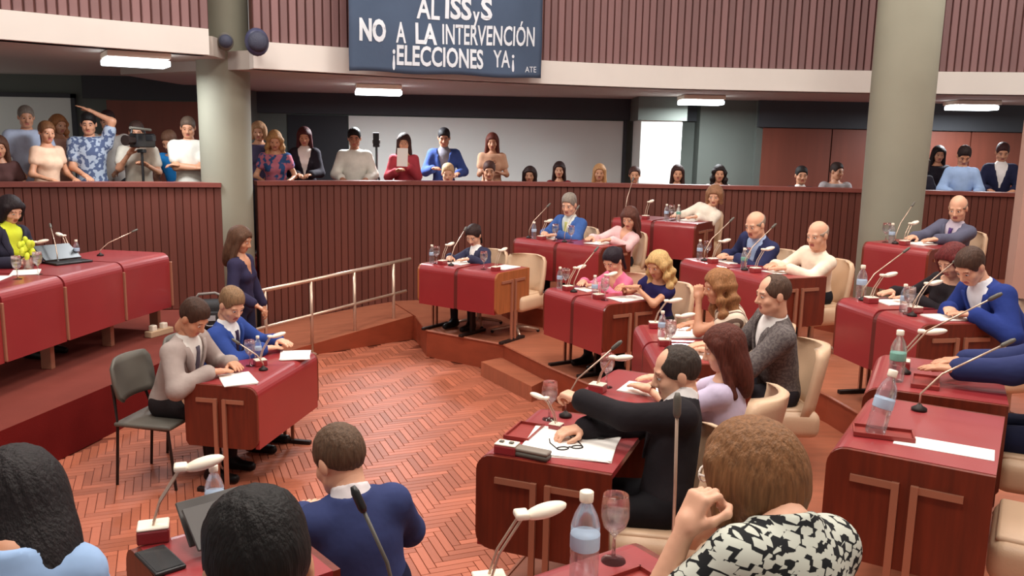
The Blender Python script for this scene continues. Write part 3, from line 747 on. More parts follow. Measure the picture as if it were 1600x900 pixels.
        if top[3] in ('vee', 'low'):
            w = np.clip((lu - f32((0.30 if top[3] == 'vee' else 0.33) * s)) * f32(0.42), 0, 1); J = np.maximum(J, -np.maximum(np.abs(lx) - w, f32(0.02) - lf))
        if sl is not None: J = smin(J, sl + f32(0.004) - of, 0.025)
        J = np.maximum(J, -(lu + f32(0.10)))
        part({'blouse': 'blouse', 'tee': 'shirt', 'dress': 'dress'}[kind], J, m)
    P = np.maximum(smin(smin(g.ell(pel, NV(wr) * s, B), Lg, 0.04) - f32(0.012), f32(9), 0.01), lu - f32(0.10))
    if skirt:
        sk = smin(g.ell(pel, NV(wr) * s, B), smin(g.cap(pel, (kn[0] + kn[1]) / 2, 0.15 * s, 0.13 * s), Lg, 0.05), 0.05) - f32(0.014)
        P = np.maximum(np.maximum(sk, lu - f32(0.10)), f32(kn[0][2] - 0.10) - g.z) if not sit else np.maximum(np.maximum(sk, lu - f32(0.10)), g.y - f32(kn[0][1] + 0.03))
        part('skirt', P, cloth(legs))
    else:
        P = np.maximum(P, f32(0.075) - g.z)
        part('trousers', P, cloth(legs))
    for a in an:
        q = smin(g.cap(a + NV((0, -0.03, -0.045)), a + NV((0, 0.16, -0.055)), 0.042, 0.034), g.cap(a, a + NV((0, 0.02, -0.03)), 0.046, 0.045), 0.03); part('shoe', np.maximum(q, f32(0.004) - g.z), cloth(shoes, 0.4))
    if glasses:
        bm = bmesh.new(); mm = Matrix(Rh.tolist())
        for sx in (-1, 1):
            tube(bm, [(sx * 0.033 + 0.024 * math.cos(k * math.pi / 6), 0.104, 0.004 + 0.019 * math.sin(k * math.pi / 6)) for k in range(13)], 0.0028, 6, False)
            tube(bm, [(sx * 0.057, 0.102, 0.008), (sx * 0.083, 0.06, 0.01), (sx * 0.088, -0.01, 0.008)], 0.0028, 6)
        tube(bm, [(-0.01, 0.106, 0.006), (0.01, 0.106, 0.006)], 0.0028, 6)
        for vtx in bm.verts: vtx.co = mm @ (vtx.co * hsc) + Vector(Hc)
        mesh_obj('glasses', bm, mat('glasses_%d_%d_%d' % glasses, glasses, 0.3), root)
    return root

# ------------------------------------------------------------------ furniture
DESK_H, DESK_D, PAN = 0.75, 0.60, 0.43
def cover_profile(D, H, P, r=0.07, th=0.028, n=6):
    """side profile (y from the front, z) of the red sheet that wraps the top and folds down the front"""
    out = [(D, H)]
    for k in range(n + 1):
        a = math.pi / 2 * k / n; out.append((r - r * math.sin(a), H - r + r * math.cos(a)))
    out.append((0, H - P))
    inn = [(th, H - P)]
    for k in range(n, -1, -1):
        a = math.pi / 2 * k / n; out_r = r - th; inn.append((r - out_r * math.sin(a), H - r + out_r * math.cos(a)))
    inn.append((D, H - th))
    return out + inn
def extrude_yz(bm, prof, x0, x1):
    a = [bm.verts.new((x0, y, z)) for y, z in prof]; b = [bm.verts.new((x1, y, z)) for y, z in prof]; n = len(prof)
    for i in range(n): bm.faces.new((a[i], b[i], b[(i + 1) % n], a[(i + 1) % n]))
    fs = [bm.faces.new(a), bm.faces.new(list(reversed(b)))]
    bmesh.ops.triangulate(bm, faces=fs); bmesh.ops.recalc_face_normals(bm, faces=bm.faces[:])
DESKS = {}
def desk(key, label, A, B, n_side, z, modules=1, D=DESK_D, H=DESK_H, P=PAN, wood=None, posts_out=True, group=None):
    """A, B: ends of the front edge; n_side: a point on the users' side"""
    A, B, S = Vector(A), Vector(B), Vector(n_side)
    t = (B - A).normalized(); n = Vector((-t.y, t.x))
    if (S - A).dot(n) < 0: A, B = B, A; t = -t; n = -n
    L = (B - A).length; wood = wood or M_WOOD
    root = empty('desk', (A.x, A.y, z), math.atan2(t.y, t.x)); tag(root, label, 'desk', group)
    DESKS[key] = (A, t, n, L, z, H)
    w = L / modules; gap = 0.045
    for i in range(modules):
        x0 = i * w + (gap / 2 if i else 0.022); x1 = (i + 1) * w - (gap / 2 if i < modules - 1 else 0.022)
        bm = bmesh.new(); extrude_yz(bm, cover_profile(D, H, P), x0, x1); o = mesh_obj('red_cover', bm, M_RED, root)
        if i < modules - 1:
            for dx in (-0.016, 0.008):
                boxo('joint_strip', ((i + 1) * w + dx + 0.004, 0.012, H - P / 2 - 0.03), (0.012, 0.018, P - 0.08), M_TRIM, root)
            bm = bmesh.new(); extrude_yz(bm, cover_profile(D, H - 0.014, P - 0.02), (i + 1) * w - gap / 2, (i + 1) * w + gap / 2)
            mesh_obj('joint_panel', bm, mat('dark_joint', (96, 30, 26), 0.5), root)
    # wooden end boards with rounded front corners
    r = 0.07
    prof = [(D, H - 0.002)] + [(r - r * math.sin(math.pi / 2 * k / 5), H - 0.002 - r + r * math.cos(math.pi / 2 * k / 5)) for k in range(6)] + [(r - r * math.cos(math.pi / 2 * k / 4), H - P + r - r * math.sin(math.pi / 2 * k / 4)) for k in range(5)] + [(D - 0.02, H - P), (D, H - P + 0.03)]
    for xe, sx in ((0, -1), (L, 1)):
        bm = bmesh.new(); extrude_yz(bm, prof, xe - sx * 0.022, xe); mesh_obj('end_board', bm, wood, root)
        if posts_out:
            yc = D * 0.5
            for dy in (-0.032, 0.032):
                boxo('leg', (xe + sx * 0.010, yc + dy, (H - 0.09) / 2), (0.018, 0.026, H - 0.09), M_TRIM, root)
            for y0, y1 in ((0.09, yc - 0.022), (yc + 0.022, D - 0.09)):
                boxo('trim_strip', (xe + sx * 0.007, (y0 + y1) / 2, H - 0.105), (0.012, y1 - y0, 0.026), M_TRIM, root)
            boxo('foot', (xe, yc, 0.015), (0.04, D * 0.72, 0.03), M_DARK, root, 0.006)
    boxo('back_shelf', (L / 2, D * 0.45, H - 0.16), (L - 0.05, D * 0.6, 0.018), wood, root)
    for i in range(1, modules):
        boxo('leg', (i * w, D * 0.5, (H - 0.05) / 2), (0.035, 0.06, H - 0.05), M_DARK, root); boxo('foot', (i * w, D * 0.5, 0.015), (0.05, D * 0.72, 0.03), M_DARK, root, 0.006)
    return root
def dk(key, a, b, h=0.0):
    """world point on a desk top: a along the front edge (0..1 from the stored start), b metres from the front edge"""
    A, t, n, L, z, H = DESKS[key]; p = A + t * (L * a) + n * b
    return (p.x, p.y, z + H + h)

def make_chair():
    root = empty('swivel_chair')
    bm = bmesh.new(); box(bm, (0, 0.0, 0.365), (0.50, 0.48, 0.17), None, 0.055, 4); mesh_obj('seat', bm, M_CREAM, root, smooth=True)
    bm = bmesh.new()
    # curved backrest: a bent slab with a rounded rim
    n = 10; rows = [(0.40, -0.20, 0.235), (0.50, -0.215, 0.25), (0.66, -0.245, 0.252), (0.79, -0.27, 0.242), (0.835, -0.275, 0.215), (0.845, -0.277, 0.17)]
    grid = []
    for th in (0.0, 0.055):
        g_ = []
        for z, y, w in rows:
            g_.append([bm.verts.new((w * (2 * k / n - 1), y - th + 0.10 * (2 * k / n - 1) ** 2 + (0.012 if th else 0) * 0, z - (0.0 if th == 0 else 0.004))) for k in range(n + 1)])
        grid.append(g_)
    for g_, flip in ((grid[0], False), (grid[1], True)):
        for i in range(len(rows) - 1):
            for k in range(n):
                q = (g_[i][k], g_[i][k + 1], g_[i + 1][k + 1], g_[i + 1][k]); bm.faces.new(q[::-1] if flip else q)
    a, b = grid
    m = len(rows)
    ring = lambda g_: [g_[0][k] for k in range(n + 1)] + [g_[i][n] for i in range(1, m)] + [g_[m - 1][k] for k in range(n - 1, -1, -1)] + [g_[i][0] for i in range(m - 2, 0, -1)]
    ra_, rb_ = ring(a), ring(b)
    for i in range(len(ra_)): bm.faces.new((ra_[i], rb_[i], rb_[(i + 1) % len(ra_)], ra_[(i + 1) % len(ra_)]))
    bmesh.ops.recalc_face_normals(bm, faces=bm.faces[:]); mesh_obj('backrest', bm, M_CREAM, root, smooth=True)
    bm = bmesh.new(); box(bm, (0, 0.02, 0.447), (0.42, 0.40, 0.03), None, 0.014, 2); mesh_obj('seat_cushion', bm, M_CREAM, root, smooth=True)
    bm = bmesh.new(); lathe(bm, [(0.05, 0.05), (0.028, 0.09), (0.025, 0.26), (0.06, 0.29)], 12); mesh_obj('pedestal', bm, M_STEEL, root, smooth=True)
    for k in range(4):
        c, s_ = math.cos(k * math.pi / 2 + 0.78), math.sin(k * math.pi / 2 + 0.78)
        bm = bmesh.new(); tube(bm, [(0.03 * c, 0.03 * s_, 0.07), (0.14 * c, 0.14 * s_, 0.055), (0.26 * c, 0.26 * s_, 0.03)], [0.022, 0.018, 0.013], 6); mesh_obj('foot', bm, M_STEEL, root, smooth=True)
        bm = bmesh.new(); ellip(bm, (0.255 * c, 0.255 * s_, 0.018), (0.02, 0.02, 0.018), None, 8, 6); mesh_obj('caster', bm, M_DARK, root, smooth=True)
    return root
CHAIR0 = None
def chair(pos, z, heading, label):
    """heading: direction the sitter faces"""
    global CHAIR0
    if CHAIR0 is None: CHAIR0 = o = make_chair()
    else: o = copy_tree(CHAIR0)
    o.location = (pos[0], pos[1], z); o.rotation_euler[2] = heading - math.pi / 2
    tag(o, label, 'chair', 'cream swivel chairs at the curved desk rows'); return o
VIS0 = None
def visitor_chair(pos, z, heading, label):
    global VIS0
    if VIS0 is None:
        VIS0 = o = empty('visitor_chair')
        bm = bmesh.new(); box(bm, (0, 0.0, 0.435), (0.44, 0.42, 0.03), None, 0.012, 2); mesh_obj('seat', bm, M_GREYP, o, smooth=True)
        bm = bmesh.new(); n = 8; g1 = []; g2 = []
        for z_, w in ((0.58, 0.17), (0.62, 0.215), (0.72, 0.225), (0.82, 0.215), (0.87, 0.17)):
            y = -0.20 - (z_ - 0.58) * 0.18
            g1.append([bm.verts.new((w * (2 * k / n - 1), y + 0.05 * (2 * k / n - 1) ** 2, z_)) for k in range(n + 1)]); g2.append([bm.verts.new((w * (2 * k / n - 1), y - 0.022 + 0.05 * (2 * k / n - 1) ** 2, z_)) for k in range(n + 1)])
        for g_ in (g1, g2):
            for i in range(4):
                for k in range(n): bm.faces.new((g_[i][k], g_[i][k + 1], g_[i + 1][k + 1], g_[i + 1][k]))
        rg = lambda g_: g_[0] + [g_[i][n] for i in range(1, 5)] + g_[4][-2::-1] + [g_[i][0] for i in range(3, 0, -1)]
        a, b = rg(g1), rg(g2)
        for i in range(len(a)): bm.faces.new((a[i], b[i], b[(i + 1) % len(a)], a[(i + 1) % len(a)]))
        bmesh.ops.recalc_face_normals(bm, faces=bm.faces[:]); mesh_obj('backrest', bm, M_GREYP, o, smooth=True)
        for sx in (-1, 1):
            bm = bmesh.new(); tube(bm, [(sx * 0.2, -0.22, 0.0), (sx * 0.2, -0.19, 0.43)], 0.011, 6); mesh_obj('leg', bm, M_DARK, o)
            bm = bmesh.new(); tube(bm, [(sx * 0.2, 0.22, 0.0), (sx * 0.2, 0.18, 0.42)], 0.011, 6); mesh_obj('leg', bm, M_DARK, o)
            bm = bmesh.new(); tube(bm, [(sx * 0.2, 0.18, 0.42), (sx * 0.2, -0.19, 0.43), (sx * 0.17, -0.225, 0.60), (sx * 0.17, -0.235, 0.70)], 0.011, 6); mesh_obj('back_frame', bm, M_DARK, o)
    else: o = copy_tree(VIS0)
    o.location = (pos[0], pos[1], z); o.rotation_euler[2] = heading - math.pi / 2
    tag(o, label, 'chair', 'dark visitor chairs at the central desk'); return o

# --- desk items
LAMP0 = None
def lamp(p, ang, label, spread=0.13, h=0.20):
    """desk lamp: slotted base box, two thin rods leaning over, oblong white head"""
    global LAMP0
    if LAMP0 is None:
        LAMP0 = o = empty('desk_lamp')
        bm = bmesh.new(); box(bm, (0, 0, 0.020), (0.085, 0.07, 0.040), None, 0.006, 2); mesh_obj('base', bm, M_RED, o)
        bm = bmesh.new(); box(bm, (0, 0, 0.043), (0.083, 0.068, 0.008), None, 0.003, 1); mesh_obj('base_top', bm, M_WHITEP, o)
        for dy in (-0.012, 0.012):
            bm = bmesh.new(); tube(bm, [(0, dy, 0.045), (0.02, dy, 0.11), (spread * 0.6, dy, h)], 0.0036, 6); mesh_obj('rod', bm, M_STEEL, o)
        bm = bmesh.new(); box(bm, (spread * 0.6, 0, h + 0.003), (0.036, 0.044, 0.018), None, 0.006, 2); mesh_obj('hinge', bm, M_WHITEP, o, smooth=True)
        bm = bmesh.new(); ellip(bm, (spread * 0.6 + 0.062, 0, h + 0.008), (0.056, 0.027, 0.017), roty(-0.22)); mesh_obj('lamp_head', bm, M_WHITEP, o, smooth=True)
    else: o = copy_tree(LAMP0)
    o.location = p; o.rotation_euler[2] = ang; tag(o, label, 'lamp', 'white desk lamps on the chamber desks'); return o
def mic(p, ang, label, h=0.34, reach=0.22, tip=None, dark=False):
    o = empty('gooseneck_microphone', p, ang)
    bm = bmesh.new(); lathe(bm, [(0.032, 0), (0.032, 0.012), (0.014, 0.022), (0.008, 0.03)], 12); mesh_obj('base', bm, M_DARK, o, smooth=True)
    P = [(0, 0, 0.02), (0, 0, h * 0.25), (reach * 0.25, 0, h * 0.55), (reach, 0, h)]
    bm = bmesh.new(); tube(bm, P, 0.0045, 6); mesh_obj('neck', bm, M_STEEL if not dark else M_GREYP, o, smooth=True)
    d = (Vector(P[3]) - Vector(P[2])).normalized(); e = Vector(P[3])
    bm = bmesh.new(); tube(bm, [e - d * 0.01, e, e + d * 0.04, e + d * 0.055], [0.007, 0.0105, 0.0105, 0.006], 8); mesh_obj('capsule', bm, M_GREYP if not dark else M_BLACKP, o, smooth=True)
    tag(o, label, 'microphone', 'gooseneck microphones on the chamber desks'); return o
BOT0 = {}
def bottle(p, label, lab='b', tilt=None, sc=1.0):
    if lab not in BOT0:
        o = BOT0[lab] = empty('water_bottle')
        bm = bmesh.new(); lathe(bm, [(0.028, 0.0), (0.033, 0.008), (0.033, 0.07), (0.031, 0.075), (0.033, 0.08), (0.033, 0.15), (0.026, 0.175), (0.013, 0.20), (0.013, 0.208)], 18); mesh_obj('bottle_body', bm, M_PET, o, smooth=True)
        bm = bmesh.new(); lathe(bm, [(0.0336, 0.095), (0.0340, 0.097), (0.0340, 0.128), (0.0336, 0.130)], 18); mesh_obj('bottle_label', bm, M_LABELB if lab == 'b' else M_LABELG, o, smooth=True)
        bm = bmesh.new(); lathe(bm, [(0.0155, 0.206), (0.016, 0.21), (0.016, 0.228), (0.013, 0.23)], 14); mesh_obj('cap', bm, M_WHITEP, o, smooth=True)
    else: o = copy_tree(BOT0[lab])
    o.location = p; o.scale = (sc,) * 3; o.rotation_euler = (0, 0, 0)
    tag(o, label, 'bottle', 'small plastic water bottles on the desks'); return o
GOB0 = None
def goblet(p, label):
    global GOB0
    if GOB0 is None:
        bm = bmesh.new(); lathe(bm, [(0.034, 0), (0.033, 0.004), (0.006, 0.010), (0.0045, 0.07), (0.012, 0.082), (0.030, 0.10), (0.039, 0.13), (0.038, 0.16), (0.034, 0.19), (0.032, 0.19), (0.036, 0.16), (0.037, 0.13), (0.028, 0.104), (0.004, 0.088)], 18)
        GOB0 = o = mesh_obj('water_goblet', bm, M_GLASS, smooth=True)
        bm = bmesh.new(); lathe(bm, [(0.004, 0.090), (0.027, 0.105), (0.0355, 0.128), (0.0358, 0.138)], 18); mesh_obj('water', bm, M_PET, o, smooth=True)
    else: o = copy_tree(GOB0)
    o.location = p; tag(o, label, 'glass', 'stemmed water glasses on the desks'); return o
def papers(p, ang, label, size=(0.21, 0.297), n=3, m=None):
    o = empty('paper_stack', p, ang)
    for k in range(n):
        boxo('sheet', (random.uniform(-1, 1) * 0.006, random.uniform(-1, 1) * 0.006, 0.0012 + k * 0.0024), (size[0], size[1], 0.002), m or M_PAPER, o, rot=rotz(random.uniform(-0.05, 0.05)))
    tag(o, label, 'paper', 'papers lying on the desks'); return o
def tray(p, ang, label):
    o = empty('desk_tray', p, ang); m = mat('tray_red', (146, 52, 46), 0.4)
    boxo('tray_bottom', (0, 0, 0.004), (0.22, 0.12, 0.006), m, o)
    for sy in (-1, 1): boxo('rim', (0, sy * 0.058, 0.011), (0.22, 0.006, 0.016), m, o)
    for sx in (-1, 1): boxo('rim', (sx * 0.108, 0, 0.011), (0.006, 0.12, 0.016), m, o)
    tag(o, label, 'tray', 'small trays on the desks'); return o

desk('center', 'single red desk on the parquet floor with two suited men', (-1.66, 5.41), (-1.48, 6.40), (-3, 6), 0.0, 1, D=0.52)
desk('d650', 'red two-seat desk with brightly lit wooden end beside the ramp', (-1.02, 9.13), (-0.16, 8.53), (0.5, 10), T1, 2, wood=M_WOODLIT)  # end boards coloured lighter to stand for light falling on them
desk('d850', 'red two-seat desk of woman in pink and blonde woman', (0.29, 7.75), (0.77, 6.97), (2, 8), T1, 2)
desk('d990', 'red desk shared by striped-top woman and grey-suited man', (0.91, 6.25), (0.89, 5.12), (3, 6), T1, 2)
desk('I', 'red desk of the woman in a lavender blouse', (0.28, 4.40), (0.60, 5.00), (2, 4), T1, 1)
desk('H', 'dark red desk with spectacles and white papers of black-suited man', (-0.14, 3.53), (0.12, 4.20), (2, 3), T1, 1)
desk('d800', 'red two-seat desk of grey-haired blue-suited man and woman in pale pink', (0.0, 9.80), (0.93, 9.02), (1.5, 10.5), T2, 2)
desk('d1060', 'red two-seat desk of bald navy-suited man and person in white', (1.64, 8.33), (2.18, 7.11), (3, 9), T2, 2)
desk('d1310', 'red two-seat desk of dark-red-haired woman and bright blue-suited man', (2.43, 6.32), (2.62, 5.37), (4, 6), T2, 2)
desk('W', 'red desk under navy sleeved arms with upright bottle on tray', (1.67, 3.92), (2.01, 4.60), (3, 4), T2, 1)
desk('right', 'unoccupied dark red desk with blank white sheet and leaning bottle', (1.21, 3.11), (1.63, 3.80), (3, 3), T2, 1, D=0.56)
desk('d1365', 'red desk of bald grey-suited man beside the thick column', (3.42, 8.35), (3.80, 7.78), (5, 9), T3, 1)
desk('d1020', 'red two-seat desk of white-bloused woman in the topmost row', (1.19, 10.45), (2.10, 9.84), (2.5, 11), T3, 2)
desk('G', 'dark red desk with wine glass before woman in leaf-print blouse', (0.34, 2.32), (-0.357, 1.835), (0.6, 1.4), T2, 1)
desk('E', 'dark red desk with lamp and phone before woman in light blue blouse', (-1.06, 2.22), (-0.76, 2.475), (-0.3, 1.7), T2, 1, D=0.50)

# --- presidential desk on the dais, three red segments
dais_pts = [(-3.98, 5.2), (-3.81, 6.27), (-3.71, 6.99), (-3.585, 7.80), (-3.44, 8.52)]
dr = empty('dais_desk', (-3.8, 7.0, DAIS)); tag(dr, 'long curved red presiding desk in segments on the carpeted dais', 'desk')
DH, DP, DD = 0.80, 0.55, 0.75
for i, (a, b) in enumerate(zip(dais_pts, dais_pts[1:])):
    a, b = Vector(a), Vector(b); t = (b - a).normalized(); L = (b - a).length
    bm = bmesh.new(); extrude_yz(bm, cover_profile(DD, DH, DP, 0.08), 0.012, L - 0.012)
    for v in bm.verts:
        # local x along the front, y towards the presiding side (left of the hall axis)
        q = a + t * v.co.x + Vector((-t.y, t.x)) * v.co.y; v.co = Vector((q.x + 3.8, q.y - 7.0, v.co.z))
    mesh_obj('red_segment', bm, M_RED, dr)
    for dx in (0.0,) if i < 3 else (0.0, L):
        q = a + t * dx; q2 = q + Vector((-t.y, t.x)) * 0.2
        bm = bmesh.new(); box(bm, (q.x + 3.8 + 0.004, q.y - 7.0, DH - DP / 2 - 0.04), (0.020, 0.028, DP - 0.10), rotz(math.atan2(t.y, t.x)), 0.004, 1); mesh_obj('joint_strip', bm, M_TRIM, dr)
        bm = bmesh.new(); box(bm, (q2.x + 3.8, q2.y - 7.0, (DH - 0.05) / 2), (0.05, 0.10, DH - 0.05), rotz(math.atan2(t.y, t.x)), 0.004, 1); mesh_obj('leg', bm, M_TRIM, dr)
q = Vector(dais_pts[-1]); t = (Vector(dais_pts[-1]) - Vector(dais_pts[-2])).normalized(); n = Vector((-t.y, t.x))
bm = bmesh.new(); extrude_yz(bm, [(y, z) for y, z in [(DD, DH - 0.004), (0.06, DH - 0.004), (0.005, DH - 0.07), (0.005, DH - DP), (DD, DH - DP)]], -0.022, -0.006)
for v in bm.verts:
    p = q + t * v.co.x + n * v.co.y; v.co = Vector((p.x + 3.8, p.y - 7.0, v.co.z))
mesh_obj('end_board', bm, M_WOOD, dr)

# --- railing along the ramp
rl = empty('handrail', (-2.0, 9.35, 0)); tag(rl, 'pale steel handrail with two bars along the ramp', 'railing')
def rp(s_, z): return (-2.78 + 1.56 * s_ + 2.0, 8.60 + 1.56 * s_ - 9.35, z)
for s_, z in ((0.0, 0), (0.0, 0)): pass
bm = bmesh.new(); tube(bm, [rp(0.02, 0.765), rp(1.0, 0.955)], 0.021, 10); mesh_obj('top_bar', bm, M_STEEL, rl, smooth=True)
bm = bmesh.new(); tube(bm, [rp(0.02, 0.37), rp(0.97, 0.575)], 0.017, 10); mesh_obj('lower_bar', bm, M_STEEL, rl, smooth=True)
for s_ in (0.13, 0.38, 0.635, 0.885):
    x, y, _ = rp(s_, 0)
    bm = bmesh.new(); tube(bm, [(x, y, 0.004), (x, y, 0.765 + 0.19 * s_)], 0.018, 10); po = mesh_obj('post', bm, M_STEEL, rl, smooth=True)
    bm = bmesh.new(); lathe(bm, [(0.05, 0.0), (0.05, 0.012), (0.026, 0.03)], 14, (x, y, 0.0)); mesh_obj('base_flange', bm, M_STEEL, po, smooth=True)

# --- banner hung over the balcony front
bn = empty('protest_banner', (-0.8, 10.2, 3.0)); tag(bn, 'slate blue protest banner with white painted lettering over the balcony', 'banner')
BA, BB = Vector((-1.87, 9.72)), Vector((0.262, 10.82)); bt = (BB - BA).normalized(); bnn = Vector((bt.y, -bt.x)); BL = (BB - BA).length
def bpt(a, z, out=0.0):
    w = 0.012 * math.sin(a * 7.0) + 0.006 * math.sin(z * 9 + a * 3)
    sag = 0.05 * math.sin(math.pi * min(1, max(0, a / BL)))
    p = BA + bt * a + bnn * (0.10 + w + out - sag * 0.0)
    return Vector((p.x + 0.8, p.y - 10.2, z - 3.0))
bm = bmesh.new(); NX, NZ = 48, 24; gv = []
for k in range(NZ + 1):
    gv.append([])
    for i in range(NX + 1):
        a = BL * i / NX; zb = 3.09 + 0.03 * (a / BL) + 0.008 * math.sin(a * 6); zt = 4.42
        gv[-1].append(bm.verts.new(bpt(a, zb + (zt - zb) * k / NZ)))
for k in range(NZ):
    for i in range(NX): bm.faces.new((gv[k][i], gv[k][i + 1], gv[k + 1][i + 1], gv[k + 1][i]))
rr_ = bmesh.ops.extrude_face_region(bm, geom=bm.faces[:])
for v in [e for e in rr_['geom'] if isinstance(e, bmesh.types.BMVert)]: v.co -= Vector((bnn.x, bnn.y, 0)) * 0.008
bmesh.ops.recalc_face_normals(bm, faces=bm.faces[:]); mesh_obj('cloth', bm, M_BANNER, bn, smooth=True)
def letters(txt, a0, z0, width, height, tilt=0.0, m=M_LETTER, weight=0.012):
    cu = bpy.data.curves.new('t', 'FONT'); cu.body = txt; cu.size = 1.0; cu.offset = weight; cu.resolution_u = 3
    to = bpy.data.objects.new('t', cu); COL.objects.link(to)
    dg = bpy.context.evaluated_depsgraph_get(); me = bpy.data.meshes.new_from_object(to.evaluated_get(dg))
    bpy.data.objects.remove(to); bm = bmesh.new(); bm.from_mesh(me); bpy.data.meshes.remove(me)
    x0 = min(v.co.x for v in bm.verts); x1 = max(v.co.x for v in bm.verts); capz = 0.72
    bmesh.ops.subdivide_edges(bm, edges=[e for e in bm.edges if e.calc_length() > 0.3], cuts=2)
    for v in bm.verts:
        a = a0 + (v.co.x - x0) / (x1 - x0) * width; z = z0 + v.co.y / capz * height + tilt * (a - a0)
        v.co = bpt(a, z, 0.006)
    bmesh.ops.triangulate(bm, faces=bm.faces[:])
    return mesh_obj('lettering', bm, m, bn)
LW = BL / 300.0
letters('AL', 98 * LW, 3.71, 34 * LW, 0.235, 0, weight=0.02)
letters('ISS', 140 * LW, 3.735, 42 * LW, 0.235, 0.02, weight=0.03)
letters('y', 184 * LW, 3.705, 11 * LW, 0.20, 0, weight=0.02)
letters('S', 197 * LW, 3.76, 18 * LW, 0.235, 0, weight=0.03)
letters('NO', 14 * LW, 3.43, 38 * LW, 0.225, 0, weight=0.045)
letters('A', 67 * LW, 3.43, 15 * LW, 0.225, 0, weight=0.02)
letters('LA', 96 * LW, 3.435, 32 * LW, 0.225, 0, weight=0.03)
letters('INTERVENCIÓN', 136 * LW, 3.445, 150 * LW, 0.225, 0.045, weight=0.015)
letters('¡ELECCIONES', 62 * LW, 3.19, 140 * LW, 0.215, 0.01, weight=0.025)
letters('YA', 218 * LW, 3.225, 27 * LW, 0.20, 0.02, weight=0.012)
letters('¡', 248 * LW, 3.235, 4 * LW, 0.20, 0, weight=0.01)
letters('ATE', 271 * LW, 3.185, 20 * LW, 0.07, 0.05, weight=0.0)

# --- gallery ceiling lamps and hall ceiling lamps
where = ['above the television camera crew', 'just below the protest banner', 'above the pale square pillar', 'between thick column and brown panelling']
for (gx, gy, gz, ga), wtxt in zip(GALLERY_LAMPS, where):
    o = empty('fluorescent_fixture', (gx, gy, gz), ga); tag(o, 'white square fluorescent ceiling fixture ' + wtxt, 'ceiling lamp', 'fluorescent fixtures under the balcony')
    boxo('housing', (0, 0, -0.03), (0.60, 0.60, 0.06), M_WHITEP, o, 0.008)
    boxo('diffuser', (0, 0, -0.10), (0.62, 0.40, 0.06), M_EMIT, o, 0.012)
    for sx in (-1, 1): boxo('bracket', (sx * 0.22, 0, -0.065), (0.03, 0.30, 0.02), M_GREYP, o)
for hx, hy in HALL_LAMPS:
    o = empty('hall_ceiling_lamp', (hx, hy, CEIL_Z)); tag(o, 'square diffuser lamp on the hall ceiling', 'ceiling lamp', 'hall ceiling lamps')
    boxo('frame', (0, 0, -0.05), (1.3, 1.3, 0.10), M_WHITEP, o); boxo('diffuser', (0, 0, -0.108), (1.2, 1.2, 0.02), M_EMITH, o)
# --- loudspeakers on the left column
def speaker(p, ang, label, m, r=0.105):
    o = empty('loudspeaker', p, ang)
    bm = bmesh.new(); ellip(bm, (0, 0, 0), (r, 0.085, r * 1.15)); mesh_obj('speaker_body', bm, m, o, smooth=True)
    bm = bmesh.new(); lathe(bm, [(r * 0.80, 0), (r * 0.84, 0.015), (r * 0.55, 0.045), (0.01, 0.055)], 20)
    for v in bm.verts: v.co = rotx(math.pi / 2) @ v.co + Vector((0, -0.045, 0))
    mesh_obj('grille', bm, mat('speaker_grille', (60, 64, 84), 0.6, bump=0.4, bscale=160), o, smooth=True)
    bm = bmesh.new(); tube(bm, [(0, 0.05, 0), (0, 0.20, -0.01)], 0.015, 8); mesh_obj('bracket', bm, M_DARK, o)
    tag(o, label, 'speaker', 'round loudspeakers on the grey column'); return o
speaker((-3.13, 9.52, 3.36), 0.35, 'grey oval loudspeaker mounted on grey column beside white band', mat('speaker_grey', (104, 100, 92), 0.6), 0.085)
speaker((-2.70, 9.20, 3.33), 0.5, 'dark blue round loudspeaker on the side of grey column nearer the banner', mat('speaker_blue', (58, 62, 92), 0.45), 0.125)

# ------------------------------------------------------------------ delegates
def D2R(a): return math.radians(a)
def seatpos(key, a, b):
    A, t, n, L, z, H = DESKS[key]; p = A + t * (L * a) + n * b
    return (p.x, p.y), z, math.atan2(-n.y, -n.x)
def tolocal(pos, heading, fz, w):
    ch, sh = math.cos(heading), math.sin(heading); dx, dy = w[0] - pos[0], w[1] - pos[1]
    return (dx * sh - dy * ch, dx * ch + dy * sh, w[2] - fz)
def delegate(key, a, b, head, label, who, chair_label=True, turn=0.0, **kw):
    pos, z, hd = seatpos(key, a, b); hd += D2R(turn)
    for k in ('lh', 'rh'):
        if k in kw and len(kw[k]) == 4: kw[k] = tolocal(pos, hd, z, kw[k][:3])
    o = person(label, pos, z, hd, head, **kw)
    if chair_label:
        c, s_ = math.cos(hd), math.sin(hd)
        chair((pos[0] + 0.03 * c, pos[1] + 0.03 * s_), z, hd, 'cream swivel chair under ' + who)
    return o
BLK, DBR, BRN, GRY, BLD = (20, 16, 16), (44, 28, 22), (96, 62, 40), (142, 132, 122), (206, 168, 112)
